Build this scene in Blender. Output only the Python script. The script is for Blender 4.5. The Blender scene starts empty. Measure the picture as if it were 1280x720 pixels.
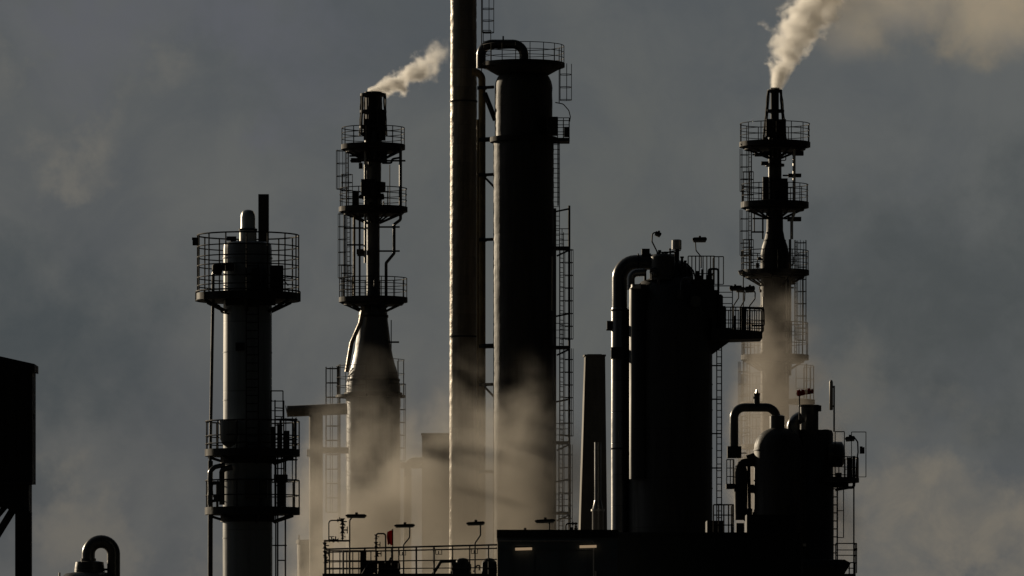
import bpy, math, random
from mathutils import Vector, Matrix, noise as mnoise
random.seed(7)
R = math.radians
scene = bpy.context.scene
COL = scene.collection

# ------------------------------------------------------------------ camera
FPX, YH, CAMZ = 7315.0, 850.0, 2.0          # focal length in photo pixels, horizon row, eye height
cam_d = bpy.data.cameras.new("camera"); cam = bpy.data.objects.new("camera", cam_d); COL.objects.link(cam)
cam_d.sensor_fit = 'HORIZONTAL'; cam_d.sensor_width = 36.0; cam_d.lens = FPX / 1280 * 36.0
cam.location = (0, 0, CAMZ); cam.rotation_euler = (R(90), 0, 0)
cam_d.shift_y = (YH - 360.0) / 1280.0
cam_d.clip_start = 1.0; cam_d.clip_end = 20000.0
scene.camera = cam

# ------------------------------------------------------------------ sky and sun
SUN_EL, SUN_AZ = 12.0, -38.0                 # azimuth from +Y, negative = left
SUN_STRENGTH, SKY_STRENGTH, EXPOSURE = 5.0, 0.0485, -0.5
world = bpy.data.worlds.new("World"); scene.world = world; world.use_nodes = True
wt = world.node_tree; wt.nodes.clear()
class NT:
    def __init__(s, tree): s.t = tree
    def n(s, typ, **kw):
        nd = s.t.nodes.new(typ)
        for k, v in kw.items(): setattr(nd, k, v)
        return nd
    def set(s, sock, v):
        if hasattr(v, 'is_output'): s.t.links.new(v, sock)
        else: sock.default_value = v
    def math(s, op, a, b=0.0, c=None, clamp=False):
        nd = s.n('ShaderNodeMath', operation=op, use_clamp=clamp)
        s.set(nd.inputs[0], a); s.set(nd.inputs[1], b)
        if c is not None: s.set(nd.inputs[2], c)
        return nd.outputs[0]
    def vmath(s, op, a, b=None):
        nd = s.n('ShaderNodeVectorMath', operation=op); s.set(nd.inputs[0], a)
        if b is not None: s.set(nd.inputs[1], b)
        return nd.outputs['Value'] if op in ('LENGTH', 'DOT_PRODUCT') else nd.outputs['Vector']
    def mix(s, f, a, b):
        nd = s.n('ShaderNodeMix', data_type='RGBA'); s.set(nd.inputs[0], f); s.set(nd.inputs[6], a); s.set(nd.inputs[7], b)
        return nd.outputs[2]
    def noise(s, vec, scale, detail=4, rough=0.55, dist=0.0):
        nd = s.n('ShaderNodeTexNoise'); s.set(nd.inputs['Vector'], vec)
        nd.inputs['Scale'].default_value = scale; nd.inputs['Detail'].default_value = detail
        nd.inputs['Roughness'].default_value = rough; nd.inputs['Distortion'].default_value = dist
        return nd.outputs['Fac']
    def ramp(s, v, a, b, lo=0.0, hi=1.0, smooth=True):
        nd = s.n('ShaderNodeMapRange'); nd.interpolation_type = 'SMOOTHSTEP' if smooth else 'LINEAR'
        s.set(nd.inputs[0], v)
        for i, q in enumerate((a, b, lo, hi)): nd.inputs[1 + i].default_value = q
        return nd.outputs[0]
    def comb(s, x, y, z):
        nd = s.n('ShaderNodeCombineXYZ'); s.set(nd.inputs[0], x); s.set(nd.inputs[1], y); s.set(nd.inputs[2], z); return nd.outputs[0]
    def sep(s, v):
        nd = s.n('ShaderNodeSeparateXYZ'); s.set(nd.inputs[0], v); return nd.outputs
w = NT(wt)
sky = w.n('ShaderNodeTexSky', sky_type='NISHITA', sun_disc=False)
sky.sun_elevation = R(SUN_EL); sky.sun_rotation = R(SUN_AZ); sky.air_density = 1.0; sky.dust_density = 2.0
tc = w.n('ShaderNodeTexCoord'); D = tc.outputs['Generated']
dx, dy, dz = w.sep(D)
# layered overcast: broad banks, scraps of cloud and a few separate cloud masses, all fixed to directions on the sky dome
big = w.noise(D, 15.0, 3, 0.5, 0.4)
mid = w.noise(w.vmath('ADD', D, (3.1, 1.7, 0.4)), 46.0, 6, 0.6, 0.5)
fine = w.noise(w.vmath('ADD', D, (0.0, 4.2, 0.93)), 90.0, 6, 0.62, 0.6)
k = w.math('ADD', w.math('MULTIPLY', big, 0.5), w.math('MULTIPLY', mid, 0.5))
k = w.ramp(k, 0.34, 0.66)
cloud = w.mix(k, (2.10, 2.42, 2.78, 1), (3.10, 3.32, 3.38, 1))
wn = w.n('ShaderNodeTexNoise'); w.set(wn.inputs['Vector'], D); wn.inputs['Scale'].default_value = 38.0; wn.inputs['Detail'].default_value = 6; wn.inputs['Roughness'].default_value = 0.6
wrp = w.vmath('SUBTRACT', wn.outputs['Color'], (0.5, 0.5, 0.5))
front = w.ramp(dy, 0.0, 0.2)
def mass(cloud, az, el, raz, rel, colr, amt, ragged=1.0, inner=0.15, floor=0.45):
    """A cloud mass centred on azimuth / elevation (degrees) with a ragged edge."""
    c = (math.sin(R(az)) * math.cos(R(el)), math.cos(R(az)) * math.cos(R(el)), math.sin(R(el)))
    sc_ = w.n('ShaderNodeVectorMath', operation='SCALE'); w.set(sc_.inputs[0], wrp); sc_.inputs['Scale'].default_value = 0.075 * ragged
    p = w.vmath('DIVIDE', w.vmath('SUBTRACT', w.vmath('ADD', D, sc_.outputs[0]), c), (R(raz), 0.5, R(rel)))
    m_ = w.ramp(w.vmath('LENGTH', p), 1.0, inner)
    tex = w.ramp(fine, 0.30, 0.66, floor, 1.0)
    return w.mix(w.math('MULTIPLY', w.math('MULTIPLY', w.math('MULTIPLY', m_, tex), front), amt), cloud, tuple(colr) + (1,))
cloud = mass(cloud, -4.8, 2.9, 2.0, 2.1, (1.25, 1.70, 2.10), 1.0, floor=0.75)           # slate bank
cloud = mass(cloud, 4.4, 3.8, 2.1, 1.9, (1.75, 2.05, 2.25), 1.0, floor=0.7)             # slate bank
cloud = mass(cloud, -3.2, 6.3, 2.6, 0.9, (2.75, 2.95, 3.55), 0.8)            # violet grey upper deck
cloud = mass(cloud, 0.6, 4.4, 2.6, 2.4, (3.15, 3.35, 3.20), 0.6, 0.6)        # pale haze
cloud = mass(cloud, -4.35, 5.35, 1.0, 0.5, (4.1, 4.0, 3.7), 0.9, 1.0, 0.0)    # scrap of torn cloud
cloud = mass(cloud, 4.3, 6.65, 2.1, 0.62, (6.6, 5.6, 4.1), 0.85, 0.6)        # sunlit scrap
cloud = mass(cloud, 4.6, 1.3, 1.5, 1.0, (5.0, 4.6, 3.9), 1.0, 1.1)          # warm bank low down
cloud = mass(cloud, 3.4, 2.9, 1.1, 0.9, (3.5, 3.5, 3.25), 0.8, 1.3, 0.0)
cloud = mass(cloud, -3.6, 1.1, 1.9, 0.7, (4.0, 3.9, 3.55), 0.95, 1.0)
cloud = mass(cloud, -0.4, 1.6, 1.9, 1.6, (4.0, 3.75, 3.2), 0.75, 0.6)        # dirty warm air low over the plant
# unseen sky opposite the sun dimmed by an added ramp, keeping camera-facing sides dark
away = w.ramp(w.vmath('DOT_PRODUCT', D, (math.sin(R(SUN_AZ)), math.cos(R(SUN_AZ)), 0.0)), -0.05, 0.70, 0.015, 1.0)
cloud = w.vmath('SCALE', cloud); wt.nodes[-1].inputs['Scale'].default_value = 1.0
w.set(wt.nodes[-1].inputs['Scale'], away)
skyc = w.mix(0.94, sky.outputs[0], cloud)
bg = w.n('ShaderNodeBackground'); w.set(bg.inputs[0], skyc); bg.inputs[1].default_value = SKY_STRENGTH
wo = w.n('ShaderNodeOutputWorld'); wt.links.new(bg.outputs[0], wo.inputs[0])

sd = bpy.data.lights.new("sun", 'SUN'); sd.energy = SUN_STRENGTH; sd.angle = R(0.5); sd.color = (1.0, 0.83, 0.60)
so = bpy.data.objects.new("sun", sd); COL.objects.link(so)
sdir = Vector((math.sin(R(SUN_AZ)) * math.cos(R(SUN_EL)), math.cos(R(SUN_AZ)) * math.cos(R(SUN_EL)), math.sin(R(SUN_EL))))
so.rotation_euler = sdir.to_track_quat('Z', 'Y').to_euler(); so.location = (-60, 300, 80)

vs = scene.view_settings
vs.view_transform = 'Standard'; vs.look = 'None'; vs.exposure = EXPOSURE; vs.gamma = 1.0; vs.use_curve_mapping = False
scene.render.engine = 'CYCLES'
cy = scene.cycles
cy.use_denoising = True; cy.max_bounces = 6; cy.volume_bounces = 5; cy.transparent_max_bounces = 16
cy.use_adaptive_sampling = True; cy.adaptive_threshold = 0.01
cy.volume_step_rate = 1.0; cy.volume_max_steps = 256
cy.caustics_reflective = False; cy.caustics_refractive = False

# ------------------------------------------------------------------ materials
def material(name, base, rough=0.6, metal=0.0, stain=0.5, bump=0.15, scale=1.0, streak=True, spec=0.5):
    m = bpy.data.materials.new(name); m.use_nodes = True; t = NT(m.node_tree); m.node_tree.nodes.clear()
    p = t.n('ShaderNodeBsdfPrincipled'); o = t.n('ShaderNodeOutputMaterial'); m.node_tree.links.new(p.outputs[0], o.inputs[0])
    c = t.n('ShaderNodeTexCoord').outputs['Object']
    sc = t.vmath('MULTIPLY', c, (3.0 * scale, 3.0 * scale, 0.35 * scale if streak else 3.0 * scale))
    n1 = t.noise(sc, 1.0, 6, 0.65); n2 = t.noise(c, 0.7 * scale, 4, 0.6)
    f = t.ramp(t.math('ADD', t.math('MULTIPLY', n1, 0.5), t.math('MULTIPLY', n2, 0.5)), 0.38, 0.62)
    dark = tuple(b * (1 - stain) for b in base) + (1,)
    t.set(p.inputs['Base Color'], t.mix(f, dark, tuple(base) + (1,)))
    t.set(p.inputs['Roughness'], t.ramp(n1, 0.3, 0.7, max(0.05, rough - 0.12), min(1, rough + 0.15)))
    p.inputs['Metallic'].default_value = metal; p.inputs['Specular IOR Level'].default_value = spec
    if bump:
        b = t.n('ShaderNodeBump'); b.inputs['Strength'].default_value = bump; b.inputs['Distance'].default_value = 0.05
        t.set(b.inputs['Height'], t.noise(c, 5.0 * scale, 5, 0.6)); m.node_tree.links.new(b.outputs[0], p.inputs['Normal'])
    return m

def clad_material(name, base, rough, metal, course=1.0, seam=0.5, bump=0.35, cell=0.3):
    """Sheet cladding: horizontal courses of slightly different sheets, dark lap seams, dents and rain streaks."""
    m = bpy.data.materials.new(name); m.use_nodes = True; t = NT(m.node_tree); m.node_tree.nodes.clear()
    p = t.n('ShaderNodeBsdfPrincipled'); o = t.n('ShaderNodeOutputMaterial'); m.node_tree.links.new(p.outputs[0], o.inputs[0])
    c = t.n('ShaderNodeTexCoord').outputs['Object']
    x, y, z = t.sep(c)
    ang = t.math('ARCTAN2', x, t.math('MULTIPLY', y, -1.0))
    u = t.comb(t.math('MULTIPLY', ang, 1.9), t.math('DIVIDE', z, course), 0.0)
    br = t.n('ShaderNodeTexBrick'); t.set(br.inputs['Vector'], u); br.inputs['Scale'].default_value = 1.0
    br.inputs['Brick Width'].default_value = 1.5; br.inputs['Row Height'].default_value = 1.0; br.inputs['Mortar Size'].default_value = 0.012
    br.inputs['Color1'].default_value = tuple(b * 0.82 for b in base) + (1,); br.inputs['Color2'].default_value = tuple(b * 1.12 for b in base) + (1,)
    br.inputs['Mortar'].default_value = tuple(b * (1 - seam) for b in base) + (1,)
    st = t.noise(t.vmath('MULTIPLY', c, (4.0, 4.0, 0.25)), 1.0, 6, 0.65)
    colr = t.mix(t.ramp(st, 0.46, 0.72, 0.0, 0.45), br.outputs['Color'], (base[0] * 0.4, base[1] * 0.36, base[2] * 0.3, 1))
    t.set(p.inputs['Base Color'], colr)
    t.set(p.inputs['Roughness'], t.ramp(st, 0.3, 0.7, rough - 0.08, rough + 0.15)); p.inputs['Metallic'].default_value = metal
    b = t.n('ShaderNodeBump'); b.inputs['Strength'].default_value = bump; b.inputs['Distance'].default_value = 0.06
    h = t.math('ADD', t.math('MULTIPLY', t.noise(c, 1.0 / cell, 4, 0.6), 0.7), t.math('MULTIPLY', br.outputs['Fac'], -0.35))
    t.set(b.inputs['Height'], h); m.node_tree.links.new(b.outputs[0], p.inputs['Normal'])
    return m

M = {}
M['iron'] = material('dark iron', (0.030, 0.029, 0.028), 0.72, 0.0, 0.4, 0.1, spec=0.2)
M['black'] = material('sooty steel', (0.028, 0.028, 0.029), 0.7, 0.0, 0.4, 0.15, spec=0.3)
M['pipe'] = material('weathered pipe', (0.10, 0.098, 0.094), 0.34, 0.55, 0.4, 0.1)
M['alu'] = clad_material('aluminium jacketing', (0.22, 0.22, 0.22), 0.30, 0.85, 1.4, 0.4, 0.12)
M['shellgrey'] = clad_material('grey painted shell', (0.19, 0.215, 0.225), 0.36, 0.0, 2.4, 0.3, 0.06, 0.6)
M['cone'] = clad_material('tin cladding', (0.085, 0.09, 0.095), 0.46, 0.4, 1.0, 0.3, 0.30, 0.25)
M['darkclad'] = clad_material('dark cladding', (0.045, 0.045, 0.043), 0.42, 0.25, 2.0, 0.45, 0.3, 0.35)
M['stack'] = clad_material('lagged stack sheet', (0.22, 0.195, 0.16), 0.46, 0.6, 1.2, 0.25, 0.6, 0.2)
M['riser'] = material('ochre lagging', (0.34, 0.25, 0.12), 0.6, 0.0, 0.4, 0.5, 2.0)
M['darkened'] = clad_material('sooty column sheet', (0.022, 0.022, 0.021), 0.62, 0.0, 2.0, 0.45, 0.3, 0.35)  # shade on the broad column put into a near-black base colour
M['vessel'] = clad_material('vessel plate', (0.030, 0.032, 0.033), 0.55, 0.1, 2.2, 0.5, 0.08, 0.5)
M['wallsheet'] = material('blue black wall sheet', (0.12, 0.15, 0.17), 0.6, 0.0, 0.3, 0.05)
M['concrete'] = material('sooty concrete', (0.24, 0.22, 0.19), 0.8, 0.0, 0.4, 0.15)
M['galv'] = material('galvanised steel', (0.5, 0.49, 0.46), 0.38, 0.75, 0.3, 0.08)
M['cream'] = material('cream fibreglass', (0.5, 0.46, 0.38), 0.5, 0.0, 0.2, 0.05)
M['ground'] = material('packed ash ground', (0.06, 0.057, 0.052), 0.95, 0.0, 0.4, 0.4, 0.4, False)
M['lens'] = material('lamp glass', (0.30, 0.29, 0.26), 0.25, 0.0, 0.1, 0.0)
def cloth(name, c):
    m = material(name, c, 0.85, 0.0, 0.3, 0.1, 3.0); t = NT(m.node_tree)
    out = next(n for n in m.node_tree.nodes if n.type == 'OUTPUT_MATERIAL'); p = next(n for n in m.node_tree.nodes if n.type == 'BSDF_PRINCIPLED')
    tr = t.n('ShaderNodeBsdfTranslucent'); tr.inputs[0].default_value = tuple(c) + (1,)
    mx = t.n('ShaderNodeMixShader'); mx.inputs[0].default_value = 0.5
    t.t.links.new(p.outputs[0], mx.inputs[1]); t.t.links.new(tr.outputs[0], mx.inputs[2]); t.t.links.new(mx.outputs[0], out.inputs[0])
    return m
M['red'] = cloth('red cloth', (0.30, 0.02, 0.016)); M['white'] = cloth('white cloth', (0.7, 0.66, 0.6))
def emit(name, colr, s):
    m = bpy.data.materials.new(name); m.use_nodes = True; p = m.node_tree.nodes['Principled BSDF']
    p.inputs['Base Color'].default_value = (0.7, 0.65, 0.55, 1)
    p.inputs['Emission Color'].default_value = colr + (1,); p.inputs['Emission Strength'].default_value = s
    return m
M['tube'] = emit('lit tube', (1.0, 0.70, 0.42), 0.36)

# ------------------------------------------------------------------ mesh helpers
class F:
    """Size and place of things standing at distance Y."""
    def __init__(s, Y): s.Y = Y; s.S = FPX / Y
    def x(s, px): return (px - 640.0) / s.S
    def z(s, py): return CAMZ + (YH - py) / s.S
    def m(s, d): return d / s.S
    def p(s, px, py, dy=0.0): return Vector((s.x(px), s.Y + dy, s.z(py)))

LOC = {}
class MB:
    def __init__(s): s.v = []; s.f = []
    def add(s, vs_, fs):
        b = len(s.v); s.v += [tuple(q) for q in vs_]; s.f += [tuple(i + b for i in f) for f in fs]
        return s
    def tube(s, a, b, r, r2=None, n=8):
        return s.path([a, b], r, n=n, r2=r2)
    def path(s, pts, r, n=10, bend=0.0, r2=None, closed=False):
        pts = [Vector(p) for p in pts]
        if bend > 0 and len(pts) > 2: pts = fillet(pts, bend)
        N = len(pts); rings = []
        t0 = (pts[1] - pts[0]).normalized()
        up = Vector((0, 0, 1)) if abs(t0.z) < 0.9 else Vector((0, 1, 0))
        u = t0.cross(up).normalized(); prev = t0
        vs_ = []
        for i, p in enumerate(pts):
            if closed: t = (pts[(i + 1) % N] - pts[i - 1]).normalized()
            elif i == 0: t = t0
            elif i == N - 1: t = (pts[i] - pts[i - 1]).normalized()
            else: t = ((pts[i + 1] - pts[i]).normalized() + (pts[i] - pts[i - 1]).normalized()).normalized()
            q = prev.rotation_difference(t); u = (q @ u); u = (u - t * u.dot(t)).normalized(); prev = t
            vv = t.cross(u)
            rr = r if r2 is None else r + (r2 - r) * i / (N - 1)
            for k_ in range(n):
                a = 2 * math.pi * k_ / n
                vs_.append(p + (u * math.cos(a) + vv * math.sin(a)) * rr)
        fs = []
        for i in range(N if closed else N - 1):
            j = (i + 1) % N
            for k_ in range(n):
                k2 = (k_ + 1) % n
                fs.append((i * n + k_, i * n + k2, j * n + k2, j * n + k_))
        if not closed:
            fs.append(tuple(range(n))[::-1]); fs.append(tuple((N - 1) * n + k_ for k_ in range(n)))
        return s.add(vs_, fs)
    def lathe(s, cx, cy_, prof, n=40, jit=0.0, sub=0.0):
        if sub:
            q = [prof[0]]
            for (r0, z0), (r1, z1) in zip(prof, prof[1:]):
                c = max(1, int(abs(z1 - z0) / sub))
                for i in range(1, c + 1): q.append((r0 + (r1 - r0) * i / c, z0 + (z1 - z0) * i / c))
            prof = q
        vs_ = []; N = len(prof)
        for r, z in prof:
            for k_ in range(n):
                a = 2 * math.pi * k_ / n
                rr = r
                if jit: rr = r * (1 + jit * mnoise.noise(Vector((math.cos(a) * 2 + cx, math.sin(a) * 2, z * 4.0))))
                vs_.append((cx + rr * math.cos(a), cy_ + rr * math.sin(a), z))
        fs = []
        for i in range(N - 1):
            for k_ in range(n):
                k2 = (k_ + 1) % n
                fs.append((i * n + k_, i * n + k2, (i + 1) * n + k2, (i + 1) * n + k_))
        up = prof[-1][1] > prof[0][1]
        lo, hi = tuple(range(n)), tuple((N - 1) * n + k_ for k_ in range(n))
        fs.append(lo[::-1]); fs.append(hi)
        return s.add(vs_, fs)
    def box(s, x0, x1, y0, y1, z0, z1):
        x0, x1 = sorted((x0, x1)); y0, y1 = sorted((y0, y1)); z0, z1 = sorted((z0, z1))
        return s.add([(x0, y0, z0), (x1, y0, z0), (x1, y1, z0), (x0, y1, z0), (x0, y0, z1), (x1, y0, z1), (x1, y1, z1), (x0, y1, z1)],
                     [(0, 3, 2, 1), (4, 5, 6, 7), (0, 1, 5, 4), (1, 2, 6, 5), (2, 3, 7, 6), (3, 0, 4, 7)])
    def prism(s, poly, y0, y1):
        n = len(poly)
        vs_ = [(x, y0, z) for x, z in poly] + [(x, y1, z) for x, z in poly]
        fs = [tuple(range(n)), tuple(range(2 * n - 1, n - 1, -1))] + [(i, i + n, (i + 1) % n + n, (i + 1) % n) for i in range(n)]
        return s.add(vs_, fs)
    def deck(s, cx, cy_, ri, ro, z0, z1, a0=0, a1=360, n=40):
        full = abs(a1 - a0) >= 360
        cnt = n if full else n + 1
        vs_ = []
        for i in range(cnt):
            a = R(a0 + (a1 - a0) * i / n); c_, s_ = math.cos(a), math.sin(a)
            for r, z in ((ri, z0), (ro, z0), (ro, z1), (ri, z1)): vs_.append((cx + r * c_, cy_ + r * s_, z))
        fs = []
        for i in range(n):
            j = (i + 1) % cnt
            for q in range(4):
                q2 = (q + 1) % 4
                fs.append((i * 4 + q, j * 4 + q, j * 4 + q2, i * 4 + q2))
        if not full:
            fs.append((0, 1, 2, 3)); e = (cnt - 1) * 4; fs.append((e + 3, e + 2, e + 1, e))
        return s.add(vs_, fs)
    def rail(s, cx, cy_, r, z0, z1, levels, posts, a0=0, a1=360, tr=0.022, off=0.0):
        full = abs(a1 - a0) >= 360
        n = max(6, int(36 * abs(a1 - a0) / 360))
        for f in levels:
            z = z0 + (z1 - z0) * f
            pts = [(cx + r * math.cos(R(a0 + (a1 - a0) * i / n)), cy_ + r * math.sin(R(a0 + (a1 - a0) * i / n)), z) for i in range(n if full else n + 1)]
            s.path(pts, tr if f >= 1 else tr * 0.8, n=5, closed=full)
        for i in range(posts if full else posts + 1):
            a = R(a0 + off + (a1 - a0) * i / posts)
            x, y = cx + r * math.cos(a), cy_ + r * math.sin(a)
            s.tube((x, y, z0), (x, y, z1), tr, n=5)
        return s
    def srail(s, pts, h, levels, spacing, tr=0.022):
        pts = [Vector(p) for p in pts]
        for f in levels: s.path([p + Vector((0, 0, h * f)) for p in pts], tr if f >= 1 else tr * 0.8, n=5)
        for a, b in zip(pts, pts[1:]):
            c = max(1, round((b - a).length / spacing))
            for i in range(c + 1):
                p = a.lerp(b, i / c); s.tube(p, p + Vector((0, 0, h)), tr, n=5)
        return s
    def ladder(s, x, y, z0, z1, w_, ang=-90, tr=0.018, step=0.3, cage=None, hoop=0.9):
        """Two rails w_ apart, rungs between; ang is the way the climber's back faces; cage = (from, to) heights."""
        d = Vector((math.cos(R(ang)), math.sin(R(ang)), 0)); t = Vector((-d.y, d.x, 0)); c = Vector((x, y, 0))
        for q in (-1, 1):
            p = c + t * (q * w_ / 2); s.tube(p + Vector((0, 0, z0)), p + Vector((0, 0, z1)), tr * 1.4, n=5)
        z = z0 + 0.15
        while z < z1:
            s.tube(c + t * (w_ / 2) + Vector((0, 0, z)), c - t * (w_ / 2) + Vector((0, 0, z)), tr, n=4); z += step
        if cage:
            rad = w_ * 0.85
            def arc(zz): return [c + d * (rad * 0.85 + rad * math.cos(a)) * 1.0 + t * (rad * math.sin(a)) + Vector((0, 0, zz)) for a in [R(q) for q in range(-135, 136, 30)]]
            z = cage[0]
            while z <= cage[1] + 0.01:
                s.path(arc(z), tr, n=4); z += hoop
            for i in (0, 2, 4, 5, 7, 9):
                s.tube(arc(cage[0])[i], arc(cage[1])[i], tr * 0.9, n=4)
        return s
    def build(s, name, mat, parent=None, smooth=True, loc=None):
        o = Vector(LOC[parent.name]) if parent is not None else Vector(loc if loc is not None else (0, 0, 0))
        me = bpy.data.meshes.new(name)
        me.from_pydata([(x - o.x, y - o.y, z - o.z) for x, y, z in s.v], [], s.f); me.validate(); me.update()
        import bmesh
        bm = bmesh.new(); bm.from_mesh(me); bmesh.ops.recalc_face_normals(bm, faces=bm.faces); bm.to_mesh(me); bm.free()
        if smooth:
            me.shade_smooth()
            try: me.set_sharp_from_angle(angle=R(38))
            except Exception: pass
        me.materials.append(M[mat] if isinstance(mat, str) else mat)
        ob = bpy.data.objects.new(name, me); COL.objects.link(ob)
        if parent is not None: ob.parent = parent
        else: ob.location = o
        LOC[ob.name] = o
        return ob

def fillet(pts, rad):
    out = [pts[0]]
    for i in range(1, len(pts) - 1):
        a, b, c = pts[i - 1], pts[i], pts[i + 1]
        d1, d2 = (a - b), (c - b); l1, l2 = d1.length, d2.length
        d1.normalize(); d2.normalize()
        ang = d1.angle(d2)
        if ang > 3.1: out.append(b); continue
        t = min(rad / math.tan(ang / 2), l1 * 0.49 if i > 1 else l1 * 0.98, l2 * 0.49 if i < len(pts) - 2 else l2 * 0.98)
        p0, p1 = b + d1 * t, b + d2 * t
        rr = t * math.tan(ang / 2)
        cen = b + (d1 + d2).normalized() * (rr / math.sin(ang / 2))
        v0, v1 = p0 - cen, p1 - cen
        tot = v0.angle(v1); ax = v0.cross(v1).normalized()
        for k_ in range(9): out.append(cen + Matrix.Rotation(tot * k_ / 8, 3, ax) @ v0)
    out.append(pts[-1])
    return out

def thing(name, label, cat, loc, group=None):
    o = bpy.data.objects.new(name, None); COL.objects.link(o); o.empty_display_size = 0.5
    o.location = loc; LOC[o.name] = Vector(loc)
    o['label'] = label; o['category'] = cat
    if group: o['group'] = group
    return o
def tag(o, label, cat, group=None, kind=None):
    if label: o['label'] = label
    if cat: o['category'] = cat
    if group: o['group'] = group
    if kind: o['kind'] = kind
    return o

def dome(r, z0, h, n=7):
    """Profile of a dished head sitting on radius r at height z0."""
    return [(max(0.02, r * math.cos(math.pi / 2 * i / n)), z0 + h * math.sin(math.pi / 2 * i / n)) for i in range(n + 1)]

def platform(root, f, cpx, dy, ri, ro, py_top, py_bot, py_rail, levels=(0.36, 0.68, 1.0), posts=12, a0=0, a1=360, brackets=8, drop=18, tr=0.027, mat='iron', off=0.0, rails=None):
    cx, cy_ = f.x(cpx), f.Y + dy
    zt, zb = f.z(py_top), f.z(py_bot)
    d = MB().deck(cx, cy_, f.m(ri), f.m(ro), zb, zt, a0, a1).build('platform', mat, root)
    ra0, ra1 = rails or (a0, a1)
    MB().rail(cx, cy_, f.m(ro - 1), zt - 0.01, f.z(py_rail), levels, posts, ra0, ra1, tr, off).build('railing', mat, d)
    if brackets:
        for i in range(brackets):
            a = R(a0 + (a1 - a0) * (i + 0.5) / brackets); c_, s_ = math.cos(a), math.sin(a)
            MB().tube((cx + f.m(ro * 0.93) * c_, cy_ + f.m(ro * 0.93) * s_, zb - 0.02), (cx + f.m(ri * 0.98) * c_, cy_ + f.m(ri * 0.98) * s_, zb - f.m(drop)), tr * 2.0, n=6).build('bracket', mat, d)
    return d

def bolt_band(mb, cx, cy_, r, z, h, n=24):
    mb.deck(cx, cy_, r * 0.9, r, z, z + h, n=40)

# ------------------------------------------------------------------ ground
g = MB(); n_ = 24
g.add([(-4000, -300, 0), (4000, -300, 0), (4000, 9000, 0), (-4000, 9000, 0)], [(0, 1, 2, 3)])
tag(g.build('ground', 'ground', smooth=False), 'dark ash ground under the plant', None, kind='structure')

# ------------------------------------------------------------------ steam (real volumes with their own envelope)
def vol_material(name, colr, aniso):
    m = bpy.data.materials.new(name); m.use_nodes = True; m.node_tree.nodes.clear(); t = NT(m.node_tree)
    v = t.n('ShaderNodeVolumePrincipled'); v.inputs['Color'].default_value = colr + (1,); v.inputs['Anisotropy'].default_value = aniso
    o = t.n('ShaderNodeOutputMaterial'); m.node_tree.links.new(v.outputs[0], o.inputs['Volume'])
    return m, t, v

def plume(name, label, origin, axis, a, b, length, r0, dr, rmax, dens, fade, seed, colr=(0.995, 0.985, 0.965)):
    """A plume whose core bends as v = a u + b u^2; u runs along 'x' or 'z'. The hull is a puffy tube a little wider than the steam."""
    m, t, v = vol_material('steam of ' + name, colr, 0.5)
    c = t.n('ShaderNodeTexCoord').outputs['Object']
    wv = t.n('ShaderNodeTexNoise'); t.set(wv.inputs['Vector'], t.vmath('ADD', c, (seed, seed * 0.7, 0))); wv.inputs['Scale'].default_value = 0.9; wv.inputs['Detail'].default_value = 4
    wv.inputs['Roughness'].default_value = 0.52
    x, y, z = t.sep(c)
    u, vv = (x, z) if axis == 'x' else (z, x)
    amt = t.ramp(u, 0.0, 2.5, 0.12, 1.7)
    warp = t.vmath('SUBTRACT', wv.outputs['Color'], (0.5, 0.5, 0.5))
    wx, wy, wz = t.sep(warp)
    off = t.math('SUBTRACT', vv, t.math('ADD', t.math('MULTIPLY', u, a), t.math('MULTIPLY', t.math('MULTIPLY', u, u), b)))
    off = t.math('ADD', off, t.math('MULTIPLY', wx, amt)); yy = t.math('ADD', y, t.math('MULTIPLY', wy, amt))
    rad = t.math('MINIMUM', t.math('ADD', t.math('MULTIPLY', t.math('MAXIMUM', u, 0.0), dr), r0), rmax)
    d = t.math('DIVIDE', t.vmath('LENGTH', t.comb(off, yy, 0.0)), rad)
    lump = t.math('MULTIPLY', t.math('SUBTRACT', t.noise(t.vmath('ADD', c, (seed * 2, 5, 1)), 1.2, 4, 0.52), 0.5), t.ramp(u, 0.1, 1.6, 0.7, 2.4))
    env = t.ramp(t.math('ADD', t.math('SUBTRACT', 1.0, d), lump), 0.05, 1.05)
    u2 = t.math('ADD', u, t.math('MULTIPLY', wz, 1.2))
    along = t.math('MULTIPLY', t.ramp(u2, fade[0], fade[1], 1.0, 0.0), t.ramp(u, -0.12, 0.02))
    den = t.math('MULTIPLY', t.math('MULTIPLY', env, along), dens)
    thin = t.math('DIVIDE', r0, rad)            # the same steam spread over a wider plume
    t.set(v.inputs['Density'], t.math('MULTIPLY', den, thin))
    mb = MB(); N = 22; n = 18; vs_ = []
    for i in range(N + 1):
        uu = -0.1 + (length + 0.1) * i / N; ax = a * uu + b * uu * uu
        rr = (min(r0 + dr * max(uu, 0), rmax) + 0.5 * min(1.0, max(0.0, uu) / 2.0)) * (1.05 + 0.35 * min(1.0, max(0.0, uu) / 2.0))
        if i == N: rr *= 0.5
        for k_ in range(n):
            q = 2 * math.pi * k_ / n
            o_, yy_ = ax + rr * math.cos(q), rr * math.sin(q)
            vs_.append((uu, yy_, o_) if axis == 'x' else (o_, yy_, uu))
    fs = [(i * n + k_, i * n + (k_ + 1) % n, (i + 1) * n + (k_ + 1) % n, (i + 1) * n + k_) for i in range(N) for k_ in range(n)]
    fs += [tuple(range(n))[::-1], tuple(N * n + k_ for k_ in range(n))]
    mb.add([tuple(Vector(q) + Vector(origin)) for q in vs_], fs)
    o = mb.build(name, m, None, loc=origin)
    tag(o, label, 'steam'); m.cycles.volume_step_rate = 0.6
    return o

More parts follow.
